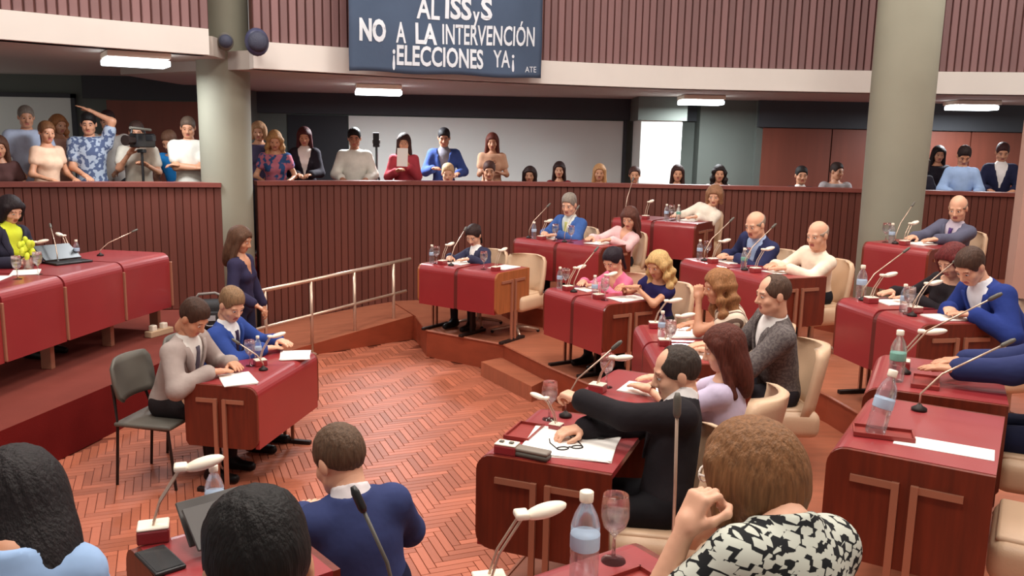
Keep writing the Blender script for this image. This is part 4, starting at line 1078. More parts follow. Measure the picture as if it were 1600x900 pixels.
# A, B at the central desk
delegate('center', 0.28, 0.80, (-2.17, 5.72, 1.27), 'bearded man in light grey suit writing at the central desk', '', False, hair=('short', (66, 44, 34)), top=('suit', (166, 152, 146), (226, 222, 216), (90, 84, 96)), legs=(40, 34, 36), pitch=38, yaw=-8, lh=(-0.10, 0.42, 0.80), rh=(0.16, 0.40, 0.80), vox=0.016, hv=0.007)
visitor_chair((-2.43, 5.72), 0, D2R(-10), 'dark grey visitor chair under the man in light grey suit')
delegate('center', 0.86, 0.78, (-2.10, 6.30, 1.25), 'man in bright blue suit with white shirt seated at the central desk', '', False, hair=('short', (134, 104, 76)), top=('suit', (48, 72, 142), (238, 238, 238), (52, 40, 66)), legs=(30, 44, 96), pitch=30, yaw=-25, skin='a', rh=(0.05, 0.42, 0.80), lh=(-0.15, 0.45, 0.82), vox=0.016, hv=0.007)
visitor_chair((-2.33, 6.33), 0, D2R(-10), 'dark grey visitor chair under the man in bright blue suit')
# standing woman by the column
person('woman in navy clothes standing in front of the grey column', (-2.49, 7.75), 0.0, D2R(-8), (-2.47, 7.72, 1.56), sex='f', sit=False, hair=('long', (92, 64, 48)), top=('blouse', (50, 46, 74), 1.9, 'vee'), legs=(34, 34, 58), pitch=20, lh=(-0.20, 0.12, 0.80), rh=(0.16, 0.2, 0.88), vox=0.017)
# front row, far end to near end
delegate('d650', 0.27, 0.76, (-0.44, 9.55, 1.44), 'dark-haired woman in navy jacket with white collar beside the ramp', 'woman in navy with white collar', sex='f', hair=('tied', (48, 30, 28)), top=('suit', (52, 52, 76), (238, 232, 228), None), pitch=32, yaw=10, skin='a', lh=(-0.12, 0.36, 0.80))
delegate('d850', 0.25, 0.78, (0.92, 7.80, 1.43), 'dark-haired woman in pink jacket leaning over papers', 'woman in pink jacket', sex='f', hair=('tied', (38, 26, 36)), top=('blouse', (226, 116, 150), 1.9, 'vee'), pitch=34, yaw=15, skin='a', lh=(-0.10, 0.38, 0.80))
delegate('d850', 0.80, 0.76, (1.26, 7.34, 1.46), 'long-haired blonde woman in sleeveless navy top', 'blonde woman in navy', sex='f', hair=('wavy', BLD), top=('blouse', (38, 34, 84), 0.25, 'round'), pitch=22, yaw=10, lh=(-0.10, 0.36, 0.86), rh=(0.08, 0.38, 0.84), vox=0.016)
delegate('d990', 0.26, 0.80, (1.43, 5.85, 1.53), 'light-brown-haired woman in striped cream top resting chin on hand', 'woman in striped top', sex='f', hair=('wavy', (152, 104, 66)), top=('blouse', pattern_mat('striped_cream_cloth', 'stripes', (120, 96, 84), (236, 218, 196), 5.5, 0.22), 0.35, 'round'), pitch=12, yaw=6, lh=(-0.06, 0.40, 1.02), hp=('grip', 'flat'), elbow=((-0.1, 0.5, -0.8), None), vox=0.016, hv=0.007)
delegate('d990', 0.78, 0.84, (1.61, 5.20, 1.60), 'man in grey checked suit seated in profile with hands on desk', 'man in grey checked suit', hair=('balding', (84, 62, 50)), top=('suit', pattern_mat('grey_check_cloth', 'floral', (92, 84, 84), (112, 104, 102), 60, 0.5), (236, 232, 228), None), legs=(44, 40, 46), pitch=8, yaw=10, skin='a', lh=(-0.10, 0.44, 0.80), rh=(0.10, 0.44, 0.80), vox=0.015, hv=0.006)
delegate('I', 0.5, 0.80, (1.10, 4.32, 1.46), 'woman with long reddish-brown hair in lavender blouse', 'woman in lavender blouse', sex='f', hair=('long', (88, 42, 32)), top=('blouse', (206, 194, 220), 0.8, 'round'), pitch=18, yaw=20, skin='a', vox=0.015, hv=0.006)
delegate('H', 0.52, 0.76, (0.74, 3.70, 1.50), 'balding man in black suit reaching an arm to the desk lamp', 'man in black suit', turn=12, hair=('balding', (60, 50, 44)), top=('suit', (34, 30, 34), (232, 228, 226), None), legs=(24, 22, 26), pitch=14, yaw=12, skin='a', lh=(0.22, 3.84, 1.22, 1), arm=1.12, hunch=0.5, rh=(0.10, 0.38, 0.80), hp=('grip', 'relax'), elbow=((-0.3, 0.1, -1), None), vox=0.014, hv=0.006)
person('man in navy suit seen from behind with head bowed', (-0.50, 2.82), T1, D2R(112), (-0.60, 2.90, 1.375), hair=('crop', (92, 70, 54)), top=('suit', (54, 64, 108), (226, 220, 222), None), legs=(30, 34, 60), pitch=24, yaw=28, hunch=0.45, skin='a', lh=(-0.16, 0.36, 0.66), rh=(0.16, 0.36, 0.66), vox=0.012, hv=0.005)
o = empty('stool', (-0.49, 2.80, T1)); tag(o, 'low backless stool under man in navy suit seen from behind', 'stool')
bm = bmesh.new(); lathe(bm, [(0.17, 0.40), (0.19, 0.41), (0.19, 0.44), (0.17, 0.455)], 20); mesh_obj('seat', bm, M_BLACKP, o, smooth=True)
for k in range(4):
    a = k * math.pi / 2 + 0.4; bm = bmesh.new(); tube(bm, [(0.13 * math.cos(a), 0.13 * math.sin(a), 0.40), (0.19 * math.cos(a), 0.19 * math.sin(a), 0.0)], 0.012, 6); mesh_obj('leg', bm, M_DARK, o)
# second row
delegate('d800', 0.24, 0.78, (0.65, 10.05, 1.77), 'grey-haired man in blue suit at desk below the gallery', 'grey-haired man in blue suit', hair=('short', GRY), top=('suit', (62, 94, 156), (226, 232, 226), (190, 190, 120)), pitch=18, yaw=12, skin='a', lh=(-0.1, 0.44, 0.80))
delegate('d800', 0.78, 0.80, (1.31, 9.66, 1.66), 'brown-haired woman in pale pink blouse reading a sheet', 'woman in pale pink blouse', sex='f', hair=('long', (96, 58, 48)), top=('blouse', (238, 196, 196), 1.9, 'vee'), pitch=28, yaw=10, skin='a')
delegate('d1060', 0.24, 0.80, (2.29, 8.10, 1.76), 'bald man in navy suit and light blue shirt', 'bald man in navy suit', hair=('fringe', (150, 132, 118)), top=('suit', (44, 48, 84), (170, 190, 224), None), pitch=20, yaw=12, skin='a', lh=(-0.1, 0.44, 0.80))
delegate('d1060', 0.76, 0.80, (2.69, 7.55, 1.73), 'bald person in white jacket at red desk', 'bald person in white jacket', hair=('fringe', (170, 150, 134)), top=('blouse', (244, 226, 204), 1.9, 'collar'), pitch=14, yaw=12, skin='a', lh=(-0.1, 0.44, 0.80))
delegate('d1310', 0.20, 0.82, (3.15, 6.10, 1.71), 'woman with dark red hair in black top', 'woman with dark red hair', sex='f', hair=('bob', (100, 34, 34)), top=('blouse', (38, 32, 36), 1.9, 'round'), pitch=30, yaw=12, skin='a')
delegate('d1310', 0.83, 0.88, (3.05, 5.66, 1.74), 'man in bright blue suit bending over papers beside dark-red-haired woman', 'man in bright blue suit bending over papers', hair=('crop', (74, 52, 42)), top=('suit', (40, 58, 128), (230, 230, 236), None), legs=(30, 40, 90), pitch=40, yaw=14, skin='a', lh=(-0.12, 0.46, 0.80), rh=(0.10, 0.48, 0.80), vox=0.015, hv=0.007)
delegate('W', 0.45, 0.86, (2.62, 3.96, 1.80), 'person in navy suit with folded hands beside unoccupied desk', 'person in navy suit with folded hands', hair=('short', DBR), top=('suit', (44, 52, 96), (226, 226, 232), None), legs=(30, 34, 60), lh=(2.00, 3.98, 1.33, 1), rh=(2.04, 4.10, 1.33, 1), vox=0.015)
# top row
delegate('d1020', 0.74, 0.80, (2.45, 10.52, 1.88), 'light-haired woman in white blouse alone in the topmost row', 'woman in white blouse', sex='f', hair=('bob', (150, 108, 80)), top=('blouse', (240, 228, 212), 1.9, 'collar'), pitch=22, yaw=12, skin='a')
delegate('d1365', 0.5, 1.0, (4.37, 8.46, 1.93), 'bald man in slate grey suit beside the thick column', 'bald man in slate grey suit', hair=('fringe', (140, 116, 100)), top=('suit', (92, 92, 112), (214, 200, 214), (96, 70, 130)), pitch=22, yaw=14, skin='a', lh=(-0.12, 0.52, 0.80), rh=(0.12, 0.50, 0.80))
# foreground
person('black-haired person seen from behind next to navy-suited man', (-0.33, 1.12), T2, D2R(125), (-0.405, 1.30, 1.805), hair=('short', BLK), top=('blouse', (26, 26, 30), 1.9, 'round'), legs=(24, 24, 28), pitch=30, yaw=-6, lh=(-0.14, 0.32, 0.64), rh=(0.14, 0.32, 0.64), vox=0.013, hv=0.005)
chair((-0.31, 1.09), T2, D2R(125), 'cream swivel chair under the black-haired person seen from behind')
person('woman with long black hair in light blue blouse seen from behind', (-1.02, 1.55), T2, D2R(118), (-1.03, 1.70, 1.72), sex='f', hair=('long', (30, 24, 26)), top=('blouse', (152, 182, 222), 1.9, 'collar'), pitch=32, yaw=10, hunch=1.0, vox=0.013, hv=0.005)
chair((-1.01, 1.52), T2, D2R(118), 'cream swivel chair under the woman in light blue blouse')
delegate('G', 0.233, 0.82, (0.55, 1.86, 1.765), 'brown-haired woman in black and white leaf-print blouse, cheek on hand', 'woman in leaf-print blouse', sex='f', hair=('bob', (128, 88, 56)), top=('blouse', pattern_mat('leaf_print_cloth', 'leaves', (200, 204, 192), (30, 32, 34), 42, 0.84), 0.75, 'collar'), pitch=14, yaw=10, skin='a', glasses=(232, 222, 210), hunch=0.6, lh=(-0.105, 0.31, 1.05), rh=(0.12, 0.42, 0.80), hp=('grip', 'relax'), elbow=((-0.6, 0.5, -0.9), None), vox=0.011, hv=0.005)
# dais
person('dark-haired woman in black jacket presiding at the dais desk', (-4.62, 7.55), DAIS, D2R(-15), (-4.46, 7.60, 1.80), sex='f', hair=('bob', (34, 24, 28)), top=('suit', (46, 44, 60), (210, 220, 60), None), pitch=26, yaw=-10, skin='a', lh=(-0.12, 0.32, 0.845), rh=(0.12, 0.32, 0.845), seat=0.47)
chair((-4.65, 7.56), DAIS, D2R(-15), 'cream swivel chair under the presiding woman')
# empty chairs
for key, a, b, tx in (('d650', 0.80, 0.66, 'empty cream swivel chair pushed in at desk with brightly lit wooden end'), ('right', 0.5, 0.80, 'empty cream swivel chair at desk with blank white sheet')):
    pos, z, hd = seatpos(key, a, b); chair(pos, z, hd, tx)

# ------------------------------------------------------------------ public in the gallery
def onl(label, head, hd=-90, back=0.05, sit=False, **kw):
    kw.setdefault('vox', 0.022); kw.setdefault('hv', 0.010); kw.setdefault('pitch', 12)
    h = D2R(hd); pos = (head[0] - back * math.cos(h), head[1] - back * math.sin(h))
    return person(label, pos, GAL, h, head, sit=sit, **kw)
tee = lambda c, s_=0.55, n='round': ('tee', c, s_, n)
onl('brown-haired person in dark maroon top next to woman in peach', (-5.62, 9.45, 2.31), -60, sex='f', hair=('long', (92, 60, 46)), top=tee((92, 62, 60)), back=0.12)
onl('tall grey-haired man in pale blue shirt in front of white panel', (-5.58, 9.95, 2.65), -55, hair=('crop', (120, 108, 98)), top=tee((188, 198, 222), 0.6, 'collar'), skin='b')
onl('woman with brown bun in peach top turned to her neighbour', (-5.20, 9.66, 2.48), -20, sex='f', hair=('tied', (116, 76, 48)), top=tee((236, 196, 168), 0.4), yaw=-20)
onl('auburn-haired woman behind the woman in peach', (-5.64, 10.76, 2.57), -30, sex='f', hair=('wavy', (150, 96, 58)), top=tee((222, 176, 156), 0.4))
onl('man in patterned blue-grey shirt with one forearm over his head', (-4.92, 10.05, 2.585), -70, hair=('short', BLK), top=('tee', pattern_mat('blue_print_cloth', 'floral', (84, 96, 128), (170, 180, 196), 22, 0.5), 0.6, 'collar'), lh=(-0.03, 0.06, 1.80), elbow=((-1, 0.2, 0.6), None), hp=('flat', 'relax'), rh=(0.05, 0.30, 1.08))
onl('dark-haired person behind the man in patterned shirt', (-5.07, 10.85, 2.629), -75, hair=('short', (52, 30, 30)), top=tee((206, 198, 190)))
onl('camera operator in cream vest behind the video camera', (-4.50, 10.35, 2.50), -70, hair=('short', (60, 40, 34)), top=tee((222, 212, 196), 0.6), rh=(0.08, 0.30, 1.32), lh=(-0.10, 0.30, 1.20))
onl('person in bright blue shirt bending beside the camera', (-4.25, 10.70, 2.40), -100, hair=('short', (110, 76, 58)), top=tee((40, 130, 200), 0.6), pitch=30, back=0.2)
onl('man in off-white polo shirt with crossed arms beside grey column', (-3.86, 10.28, 2.57), -75, hair=('crop', (96, 78, 66)), top=tee((224, 218, 206), 0.6, 'collar'), lh=(0.10, 0.20, 1.20), rh=(-0.10, 0.22, 1.17), elbow=((-1, 0.1, -0.6), (1, 0.1, -0.6)), pitch=18)
onl('fair-haired person half hidden by the grey column', (-3.30, 11.2, 2.54), -80, sex='f', hair=('bob', (176, 132, 96)), top=tee((74, 64, 88), 0.6))
onl('blonde woman in multicoloured floral dress leaning on the rail', (-3.00, 10.86, 2.43), -75, sex='f', hair=('wavy', (186, 140, 92)), top=('dress', pattern_mat('floral_dress_cloth', 'floral', (52, 84, 132), (190, 110, 128), 14, 0.5), 0.4, 'round'), pitch=20, back=0.12)
onl('woman in black vest over white sleeves, hands on rail', (-2.73, 11.28, 2.483), -80, sex='f', hair=('long', (78, 34, 36)), top=('suit', (40, 34, 42), (236, 224, 216), None), lh=(-0.08, 0.30, 1.08), rh=(0.08, 0.30, 1.08), pitch=16)
onl('dark-haired man in white shirt beside the phone tripod', (-2.09, 11.32, 2.48), -82, hair=('short', BLK), top=tee((226, 224, 214), 1.8, 'collar'), skin='c')
onl('woman in red blouse holding a white sheet of paper', (-1.47, 11.52, 2.43), -85, sex='f', hair=('long', (64, 38, 34)), top=tee((168, 60, 70), 1.8), lh=(-0.06, 0.24, 1.22), rh=(0.08, 0.26, 1.14))
onl('man in blue jacket over grey shirt at the gallery rail', (-0.98, 12.02, 2.51), -86, hair=('short', (30, 26, 30)), top=('suit', (58, 78, 138), (128, 124, 134), None), skin='c', lh=(-0.20, 0.24, 1.10), rh=(0.14, 0.28, 1.16), pitch=18)
onl('fair-haired child in front of the man in blue jacket', (-0.89, 11.60, 2.04), -86, hair=('short', (206, 170, 130)), top=tee((226, 222, 216)), skin='a')
onl('woman with long auburn hair in tan top holding a phone', (-0.32, 12.28, 2.462), -88, sex='f', hair=('long', (110, 56, 46)), top=tee((214, 164, 134), 0.5), legs=(46, 50, 110), rh=(0.04, 0.22, 1.22), lh=(-0.08, 0.24, 1.12))
onl('dark-haired child standing in front of auburn-haired woman', (-0.343, 11.80, 2.077), -88, hair=('short', (80, 50, 44)), top=tee((54, 50, 110)), back=0.02)
for hd_, lab, st, hc, tc, px, sx in (
    ((0.22, 12.30, 2.005), 'short dark bob of seated spectator nearest the auburn-haired woman', 'bob', (52, 34, 32), (150, 90, 80), 'f', 0), ((0.67, 12.92, 2.065), 'seated spectator with dark hair and crimson top', 'long', (50, 28, 26), (120, 40, 42), 'f', 0),
    ((1.21, 12.30, 2.060), 'seated blonde spectator in tan at end of white panel', 'long', (196, 146, 100), (206, 160, 130), 'f', 0), ((1.71, 12.30, 2.039), 'seated spectator in pale pink beside the pale pillar', 'tied', (74, 46, 42), (220, 170, 164), 'f', 0),
    ((2.32, 12.30, 2.070), 'seated dark-haired spectator in white before the pale pillar', 'long', (60, 36, 32), (236, 228, 220), 'f', 0), ((2.91, 12.30, 2.080), 'seated spectator with curly black hair before grey-green wall', 'wavy', (36, 24, 24), (214, 196, 186), 'f', 0),
    ((4.08, 12.30, 2.080), 'seated man in dark jacket and white shirt before brown panelling', 'short', (30, 24, 24), None, 'm', 0), ((4.81, 12.92, 2.130), 'seated man in grey shirt beside the thick column', 'short', (54, 38, 34), (168, 158, 158), 'm', 30)):
    onl(lab, hd_, -95, 0.06, True, sex=px, hair=(st, hc), top=tee(tc, 0.7) if tc else ('suit', (44, 38, 46), (230, 226, 222), None), yaw=sx, pitch=6, lh=(-0.12, 0.22, 0.62), rh=(0.12, 0.22, 0.62))
onl('dark-haired woman in black behind the man in light blue shirt', (6.22, 12.76, 2.41), -100, sex='f', hair=('long', (34, 26, 28)), top=tee((36, 32, 40), 1.8))
onl('man in light blue shirt looking down at rail before brown panelling', (6.02, 11.65, 2.41), -105, hair=('short', (40, 28, 28)), top=tee((160, 188, 230), 1.8, 'collar'), pitch=34)
onl('man in navy blazer over white shirt at rail before brown panelling', (6.76, 12.06, 2.463), -110, hair=('short', (64, 36, 36)), top=('suit', (34, 36, 62), (232, 226, 222), None), pitch=22)
onl('person in black top half hidden behind the thick column', (5.62, 12.0, 2.28), -100, sex='f', hair=('bob', (70, 48, 42)), top=tee((40, 36, 44), 1.8))

# --- camera on tripod, phone tripod, sheet in the woman's hands
def tripod(name, p, hgt, label, cat):
    o = empty(name, p); tag(o, label, cat)
    for k in range(3):
        a = k * 2.094 + 0.5; bm = bmesh.new(); tube(bm, [(0.2 * math.cos(a), 0.2 * math.sin(a), 0.0), (0.03 * math.cos(a), 0.03 * math.sin(a), hgt * 0.72)], 0.014, 6); mesh_obj('leg', bm, M_BLACKP, o)
    bm = bmesh.new(); tube(bm, [(0, 0, hgt * 0.5), (0, 0, hgt)], 0.016, 8); mesh_obj('post', bm, M_BLACKP, o); boxo('head_plate', (0, 0, hgt), (0.08, 0.08, 0.04), M_BLACKP, o, 0.008)
    return o
vc = (-4.30, 9.92)
tripod('camera_tripod', (vc[0], vc[1] + 0.08, GAL), 1.36, 'black tripod under the video camera in the gallery', 'tripod')
o = empty('video_camera', (vc[0], vc[1] + 0.08, GAL + 1.38)); o.rotation_euler[2] = -0.3; tag(o, 'black television camera with microphone among the gallery crowd', 'camera')
boxo('camera_body', (0, 0.02, 0.10), (0.12, 0.30, 0.16), M_BLACKP, o, 0.015); 
bm = bmesh.new(); tube(bm, [(0, -0.13, 0.10), (0, -0.20, 0.10), (0, -0.26, 0.10)], [0.045, 0.05, 0.06], 14); mesh_obj('lens', bm, M_DARK, o)
bm = bmesh.new(); tube(bm, [(-0.03, 0.10, 0.18), (-0.03, 0.08, 0.24), (-0.03, -0.10, 0.24), (-0.03, -0.12, 0.18)], 0.012, 6); mesh_obj('carrying_handle', bm, M_BLACKP, o)
bm = bmesh.new(); tube(bm, [(0.07, 0.08, 0.22), (0.08, -0.26, 0.24)], 0.016, 8); mesh_obj('microphone', bm, M_GREYP, o)
boxo('viewfinder', (0.15, -0.02, 0.13), (0.10, 0.06, 0.07), M_BLACKP, o, 0.008)
tripod('phone_tripod', (-1.82, 11.42, GAL), 1.46, 'slim black tripod with phone beside man in white shirt', 'tripod')
o = empty('tripod_phone', (-1.82, 11.40, GAL + 1.48)); tag(o, 'black phone clamped upright on slim gallery tripod', 'phone'); boxo('phone_body', (0, 0, 0.07), (0.08, 0.012, 0.15), M_BLACKP, o, 0.004); boxo('clamp', (0, 0.012, 0.03), (0.10, 0.02, 0.05), M_GREYP, o, 0.004); boxo('screen', (0, 0.0068, 0.075), (0.07, 0.002, 0.13), mat('phone_screen', (30, 34, 44), 0.15), o)
bm = bmesh.new(); box(bm, (0, 0, 0), (0.14, 0.004, 0.24), rotx(-0.25)); tag(mesh_obj('held_sheet', bm, M_PAPER, None, (-1.45, 11.20, GAL + 1.32)), 'white sheet held by the woman in red blouse', 'paper')

# ------------------------------------------------------------------ things on the desks
def L_(key, a, b, who, dang=0.0):
    A, t, n, L, z, H = DESKS[key]; lamp(dk(key, a, b), math.atan2(n.y, n.x) + dang, 'white desk lamp in front of ' + who)
def M_(key, a, b, who, dang=0.0, h=0.36, reach=0.22, **k):
    A, t, n, L, z, H = DESKS[key]; mic(dk(key, a, b), math.atan2(n.y, n.x) + dang, 'gooseneck microphone in front of ' + who, h, reach, **k)
def B_(key, a, b, who, lab='b', sc=0.85): return bottle(dk(key, a, b), 'plastic water bottle in front of ' + who, lab, None, sc)
def G_(key, a, b, who): goblet(dk(key, a, b), 'stemmed water glass in front of ' + who)
def P_(key, a, b, who, ang=0.0, **k):
    A, t, n, L, z, H = DESKS[key]; papers(dk(key, a, b), math.atan2(t.y, t.x) + ang, 'white papers in front of ' + who, **k)
def T_(key, a, b, who):
    A, t, n, L, z, H = DESKS[key]; tray(dk(key, a, b), math.atan2(t.y, t.x), 'small red desk tray in front of ' + who)
w = 'woman in navy with white collar'
B_('d650', 0.06, 0.16, w); G_('d650', 0.14, 0.14, w); L_('d650', 0.22, 0.14, w); M_('d650', 0.34, 0.13, w); P_('d650', 0.30, 0.36, w)
w = 'the empty chair at desk with lit end'; L_('d650', 0.88, 0.16, w); G_('d650', 0.74, 0.15, w); P_('d650', 0.82, 0.40, w)
w = 'woman in pink jacket'; B_('d850', 0.06, 0.14, w); G_('d850', 0.13, 0.16, w); L_('d850', 0.22, 0.13, w); M_('d850', 0.32, 0.13, w); P_('d850', 0.27, 0.38, w)
w = 'blonde woman in navy'; L_('d850', 0.72, 0.13, w); G_('d850', 0.80, 0.14, w); B_('d850', 0.64, 0.14, w); P_('d850', 0.84, 0.36, w)
w = 'woman in striped top'; L_('d990', 0.10, 0.14, w); P_('d990', 0.30, 0.34, w, n=6); B_('d990', 0.40, 0.14, w)
w = 'man in grey checked suit'; L_('d990', 0.58, 0.13, w); P_('d990', 0.80, 0.38, w); G_('d990', 0.66, 0.15, w)
w = 'woman in lavender blouse'; L_('I', 0.75, 0.13, w); P_('I', 0.5, 0.36, w); G_('I', 0.6, 0.14, w)
w = 'man in black suit'
A, t, n, L, z, H = DESKS['H']
lamp((0.22, 3.85, z + H), math.atan2(-n.y, -n.x) - 0.1, 'white desk lamp being adjusted by the man in black suit').scale = (0.72, 0.72, 0.72)
papers(dk('H', 0.62, 0.34), math.atan2(t.y, t.x) + 0.12, 'spread of white documents under spectacles on black-suited man\'s desk', (0.36, 0.40), 4)
G_('H', 0.22, 0.14, w); T_('H', 0.55, 0.10, w); M_('H', 0.12, 0.20, w, 0.2)
o = empty('spectacles', dk('H', 0.72, 0.36, 0.012), 0.3); tag(o, 'thin-framed spectacles lying on white documents', 'glasses')
for sx in (-1, 1):
    bm = bmesh.new(); tube(bm, [(sx * 0.034 + 0.026 * math.cos(k * math.pi / 6), 0.018 * math.sin(k * math.pi / 6), 0.0) for k in range(13)], 0.0028, 6, False); mesh_obj('rim', bm, M_BLACKP, o)
    bm = bmesh.new(); tube(bm, [(sx * 0.06, 0.005, 0.0), (sx * 0.065, 0.08, 0.0), (sx * 0.05, 0.13, 0.0)], 0.0026, 6); mesh_obj('temple', bm, M_BLACKP, o)
bm = bmesh.new(); tube(bm, [(-0.009, 0.004, 0), (0, 0.008, 0.001), (0.009, 0.004, 0)], 0.0026, 6); mesh_obj('bridge', bm, M_BLACKP, o)
o = empty('pen', dk('H', 0.50, 0.36, 0.016), math.atan2(n.y, n.x) + 0.1); tag(o, 'black pen lying across white documents', 'pen')
bm = bmesh.new(); tube(bm, [(-0.11, 0, 0), (0.09, 0, 0), (0.11, 0, 0)], [0.006, 0.006, 0.002], 8); mesh_obj('barrel', bm, M_BLACKP, o); bm = bmesh.new(); tube(bm, [(-0.10, 0, 0.007), (-0.05, 0, 0.008)], 0.002, 5); mesh_obj('clip', bm, M_STEEL, o)
o = empty('spectacle_case', dk('H', 0.93, 0.24), math.atan2(n.y, n.x) - 0.1); tag(o, 'grey spectacle case at the corner of black-suited man\'s desk', 'case')
bm = bmesh.new(); box(bm, (0, 0, 0.013), (0.16, 0.06, 0.026), None, 0.012, 3); mesh_obj('case_bottom', bm, M_GREYP, o, smooth=True); bm = bmesh.new(); box(bm, (0, 0, 0.031), (0.158, 0.058, 0.016), None, 0.007, 3); mesh_obj('case_lid', bm, mat('case_grey', (128, 118, 108), 0.5), o, smooth=True)
o = empty('control_box', dk('H', 0.92, 0.12), math.atan2(n.y, n.x)); tag(o, 'small red microphone control box with white top on desk corner', 'box')
boxo('box_body', (0, 0, 0.02), (0.10, 0.07, 0.04), M_RED, o, 0.006); boxo('box_top', (0, 0, 0.043), (0.096, 0.066, 0.006), M_WHITEP, o, 0.002)
for kx in (-0.025, 0.02): boxo('button', (kx, 0.0, 0.049), (0.02, 0.02, 0.008), M_GREYP, o, 0.003)
w = 'grey-haired man in blue suit'; M_('d800', 0.10, 0.14, w, -0.5); B_('d800', 0.16, 0.14, w); L_('d800', 0.26, 0.13, w); G_('d800', 0.40, 0.16, w); P_('d800', 0.24, 0.40, w); M_('d800', 0.52, 0.14, 'woman in pale pink blouse'); P_('d800', 0.78, 0.36, 'woman in pale pink blouse'); G_('d800', 0.58, 0.16, 'woman in pale pink blouse')
w = 'bald man in navy suit'; B_('d1060', 0.08, 0.15, w); G_('d1060', 0.12, 0.20, w); M_('d1060', 0.16, 0.13, w, 0, 0.38, 0.28); L_('d1060', 0.26, 0.13, w); P_('d1060', 0.27, 0.38, w)
w = 'bald person in white jacket'; B_('d1060', 0.58, 0.15, w, 'g'); G_('d1060', 0.54, 0.22, w); M_('d1060', 0.62, 0.12, w, 0, 0.38, 0.28); L_('d1060', 0.72, 0.13, w); P_('d1060', 0.76, 0.38, w)
w = 'woman with dark red hair'; B_('d1310', 0.06, 0.16, w, 'b', 1.1); M_('d1310', 0.14, 0.13, w, 0, 0.36, 0.30); L_('d1310', 0.24, 0.13, w); P_('d1310', 0.25, 0.36, w)
w = 'man bending in bright blue suit'; B_('d1310', 0.58, 0.16, w); G_('d1310', 0.66, 0.14, w); L_('d1310', 0.62, 0.22, w); M_('d1310', 0.72, 0.13, w, 0.1, 0.36, 0.30); P_('d1310', 0.80, 0.36, w)
w = 'person in navy suit with folded hands'; B_('W', 0.75, 0.13, w, 'g', 1.1); T_('W', 0.72, 0.26, w); L_('W', 0.38, 0.14, w); M_('W', 0.52, 0.16, w, -0.1, 0.42, 0.34)
A, t, n, L, z, H = DESKS['right']
bo = bottle(dk('right', 0.72, 0.13, 0.004), 'leaning water bottle with blue label on unoccupied desk', 'b', None, 1.15); bo.rotation_euler = (0.0, 0.22, 0.2)
tray(dk('right', 0.70, 0.16), math.atan2(n.y, n.x) + 0.2, 'small red tray under leaning bottle on unoccupied desk')
papers(dk('right', 0.72, 0.38), math.atan2(n.y, n.x), 'long blank white sheet on unoccupied desk', (0.34, 0.13), 1); mic(dk('right', 0.16, 0.24), math.atan2(n.y, n.x) + 0.5, 'gooseneck microphone bending over unoccupied desk', 0.30, 0.32)
w = 'bald man in slate grey suit'; B_('d1365', 0.30, 0.15, w); G_('d1365', 0.20, 0.16, w); L_('d1365', 0.52, 0.13, w); M_('d1365', 0.38, 0.13, w); P_('d1365', 0.55, 0.40, w)
w = 'woman in white blouse'; M_('d1020', 0.10, 0.16, w, 0, 0.44, 0.16); L_('d1020', 0.36, 0.14, w); B_('d1020', 0.60, 0.15, w); G_('d1020', 0.66, 0.15, w); B_('d1020', 0.72, 0.2, 'white-bloused woman, second of two', 'g'); P_('d1020', 0.78, 0.4, w)
# central desk
A, t, n, L, z, H = DESKS['center']
lamp((-1.80, 5.98, H), 0.6, 'white desk lamp between the two men at central desk'); papers((-1.84, 5.60, H), 0.5, 'white papers under the hand of light grey suited man', (0.21, 0.297), 4); papers((-1.62, 6.26, H), 0.2, 'white papers at the far corner of central desk', (0.21, 0.26), 5); G_('center', 0.5, 0.30, 'the two men at central desk'); M_('center', 0.42, 0.16, 'light grey suited man', 0.4, 0.20, 0.16); B_('center', 0.66, 0.32, 'bright blue suited man at central desk', 'b', 0.8)
# nearest right desk
lamp(dk('G', 0.595, 0.06), 0.25, 'white desk lamp with thin rods beside wine glass'); bottle(dk('G', 0.336, 0.16), 'clear water bottle with blue label beside wine glass', 'b', None, 1.12); goblet(dk('G', 0.155, 0.10), 'wine glass of water before woman in leaf-print blouse')
tray(dk('G', 0.259, 0.24), 0.6, 'small red tray behind wine glass'); papers(dk('G', 0.349, 0.40), 0.7, 'printed white papers before woman in leaf-print blouse', (0.21, 0.297), 3)
mic(dk('G', 0.039, 0.22), 2.2, 'tall straight microphone before woman in leaf-print blouse', 0.43, 0.01)
# nearest left desk
lamp((-0.985, 2.235, T2 + 0.75), 0.35, 'white desk lamp on red box beside black phone')
o = empty('mobile_phone', (-0.915, 2.105, T2 + 0.75), 0.75); tag(o, 'black mobile phone on red desk beside desk lamp', 'phone'); boxo('phone_body', (0, 0, 0.006), (0.08, 0.155, 0.011), M_BLACKP, o, 0.004); boxo('screen', (0, 0, 0.0122), (0.068, 0.138, 0.0015), mat('phone_screen2', (54, 56, 58), 0.15), o)
o = empty('document_folder', (-0.78, 2.20, T2 + 0.75), 0.75); tag(o, 'dark grey folder standing tilted beside black-haired person', 'folder')
bm = bmesh.new(); box(bm, (0, 0, 0.075), (0.18, 0.008, 0.13), rotx(-0.9), 0.002, 1); mesh_obj('front_cover', bm, mat('folder_grey', (74, 70, 68), 0.45), o); bm = bmesh.new(); box(bm, (0, 0.05, 0.072), (0.18, 0.008, 0.13), rotx(-0.75), 0.002, 1); mesh_obj('back_cover', bm, MATS['folder_grey'], o)
bottle((-0.845, 2.33, T2 + 0.75), 'water bottle with white cap beside black-haired person', 'b', None, 0.8)
mic((-0.255, 1.83, T2 + 0.75), 2.9, 'long microphone with black capsule behind navy-suited man', 0.28, 0.08, dark=True)
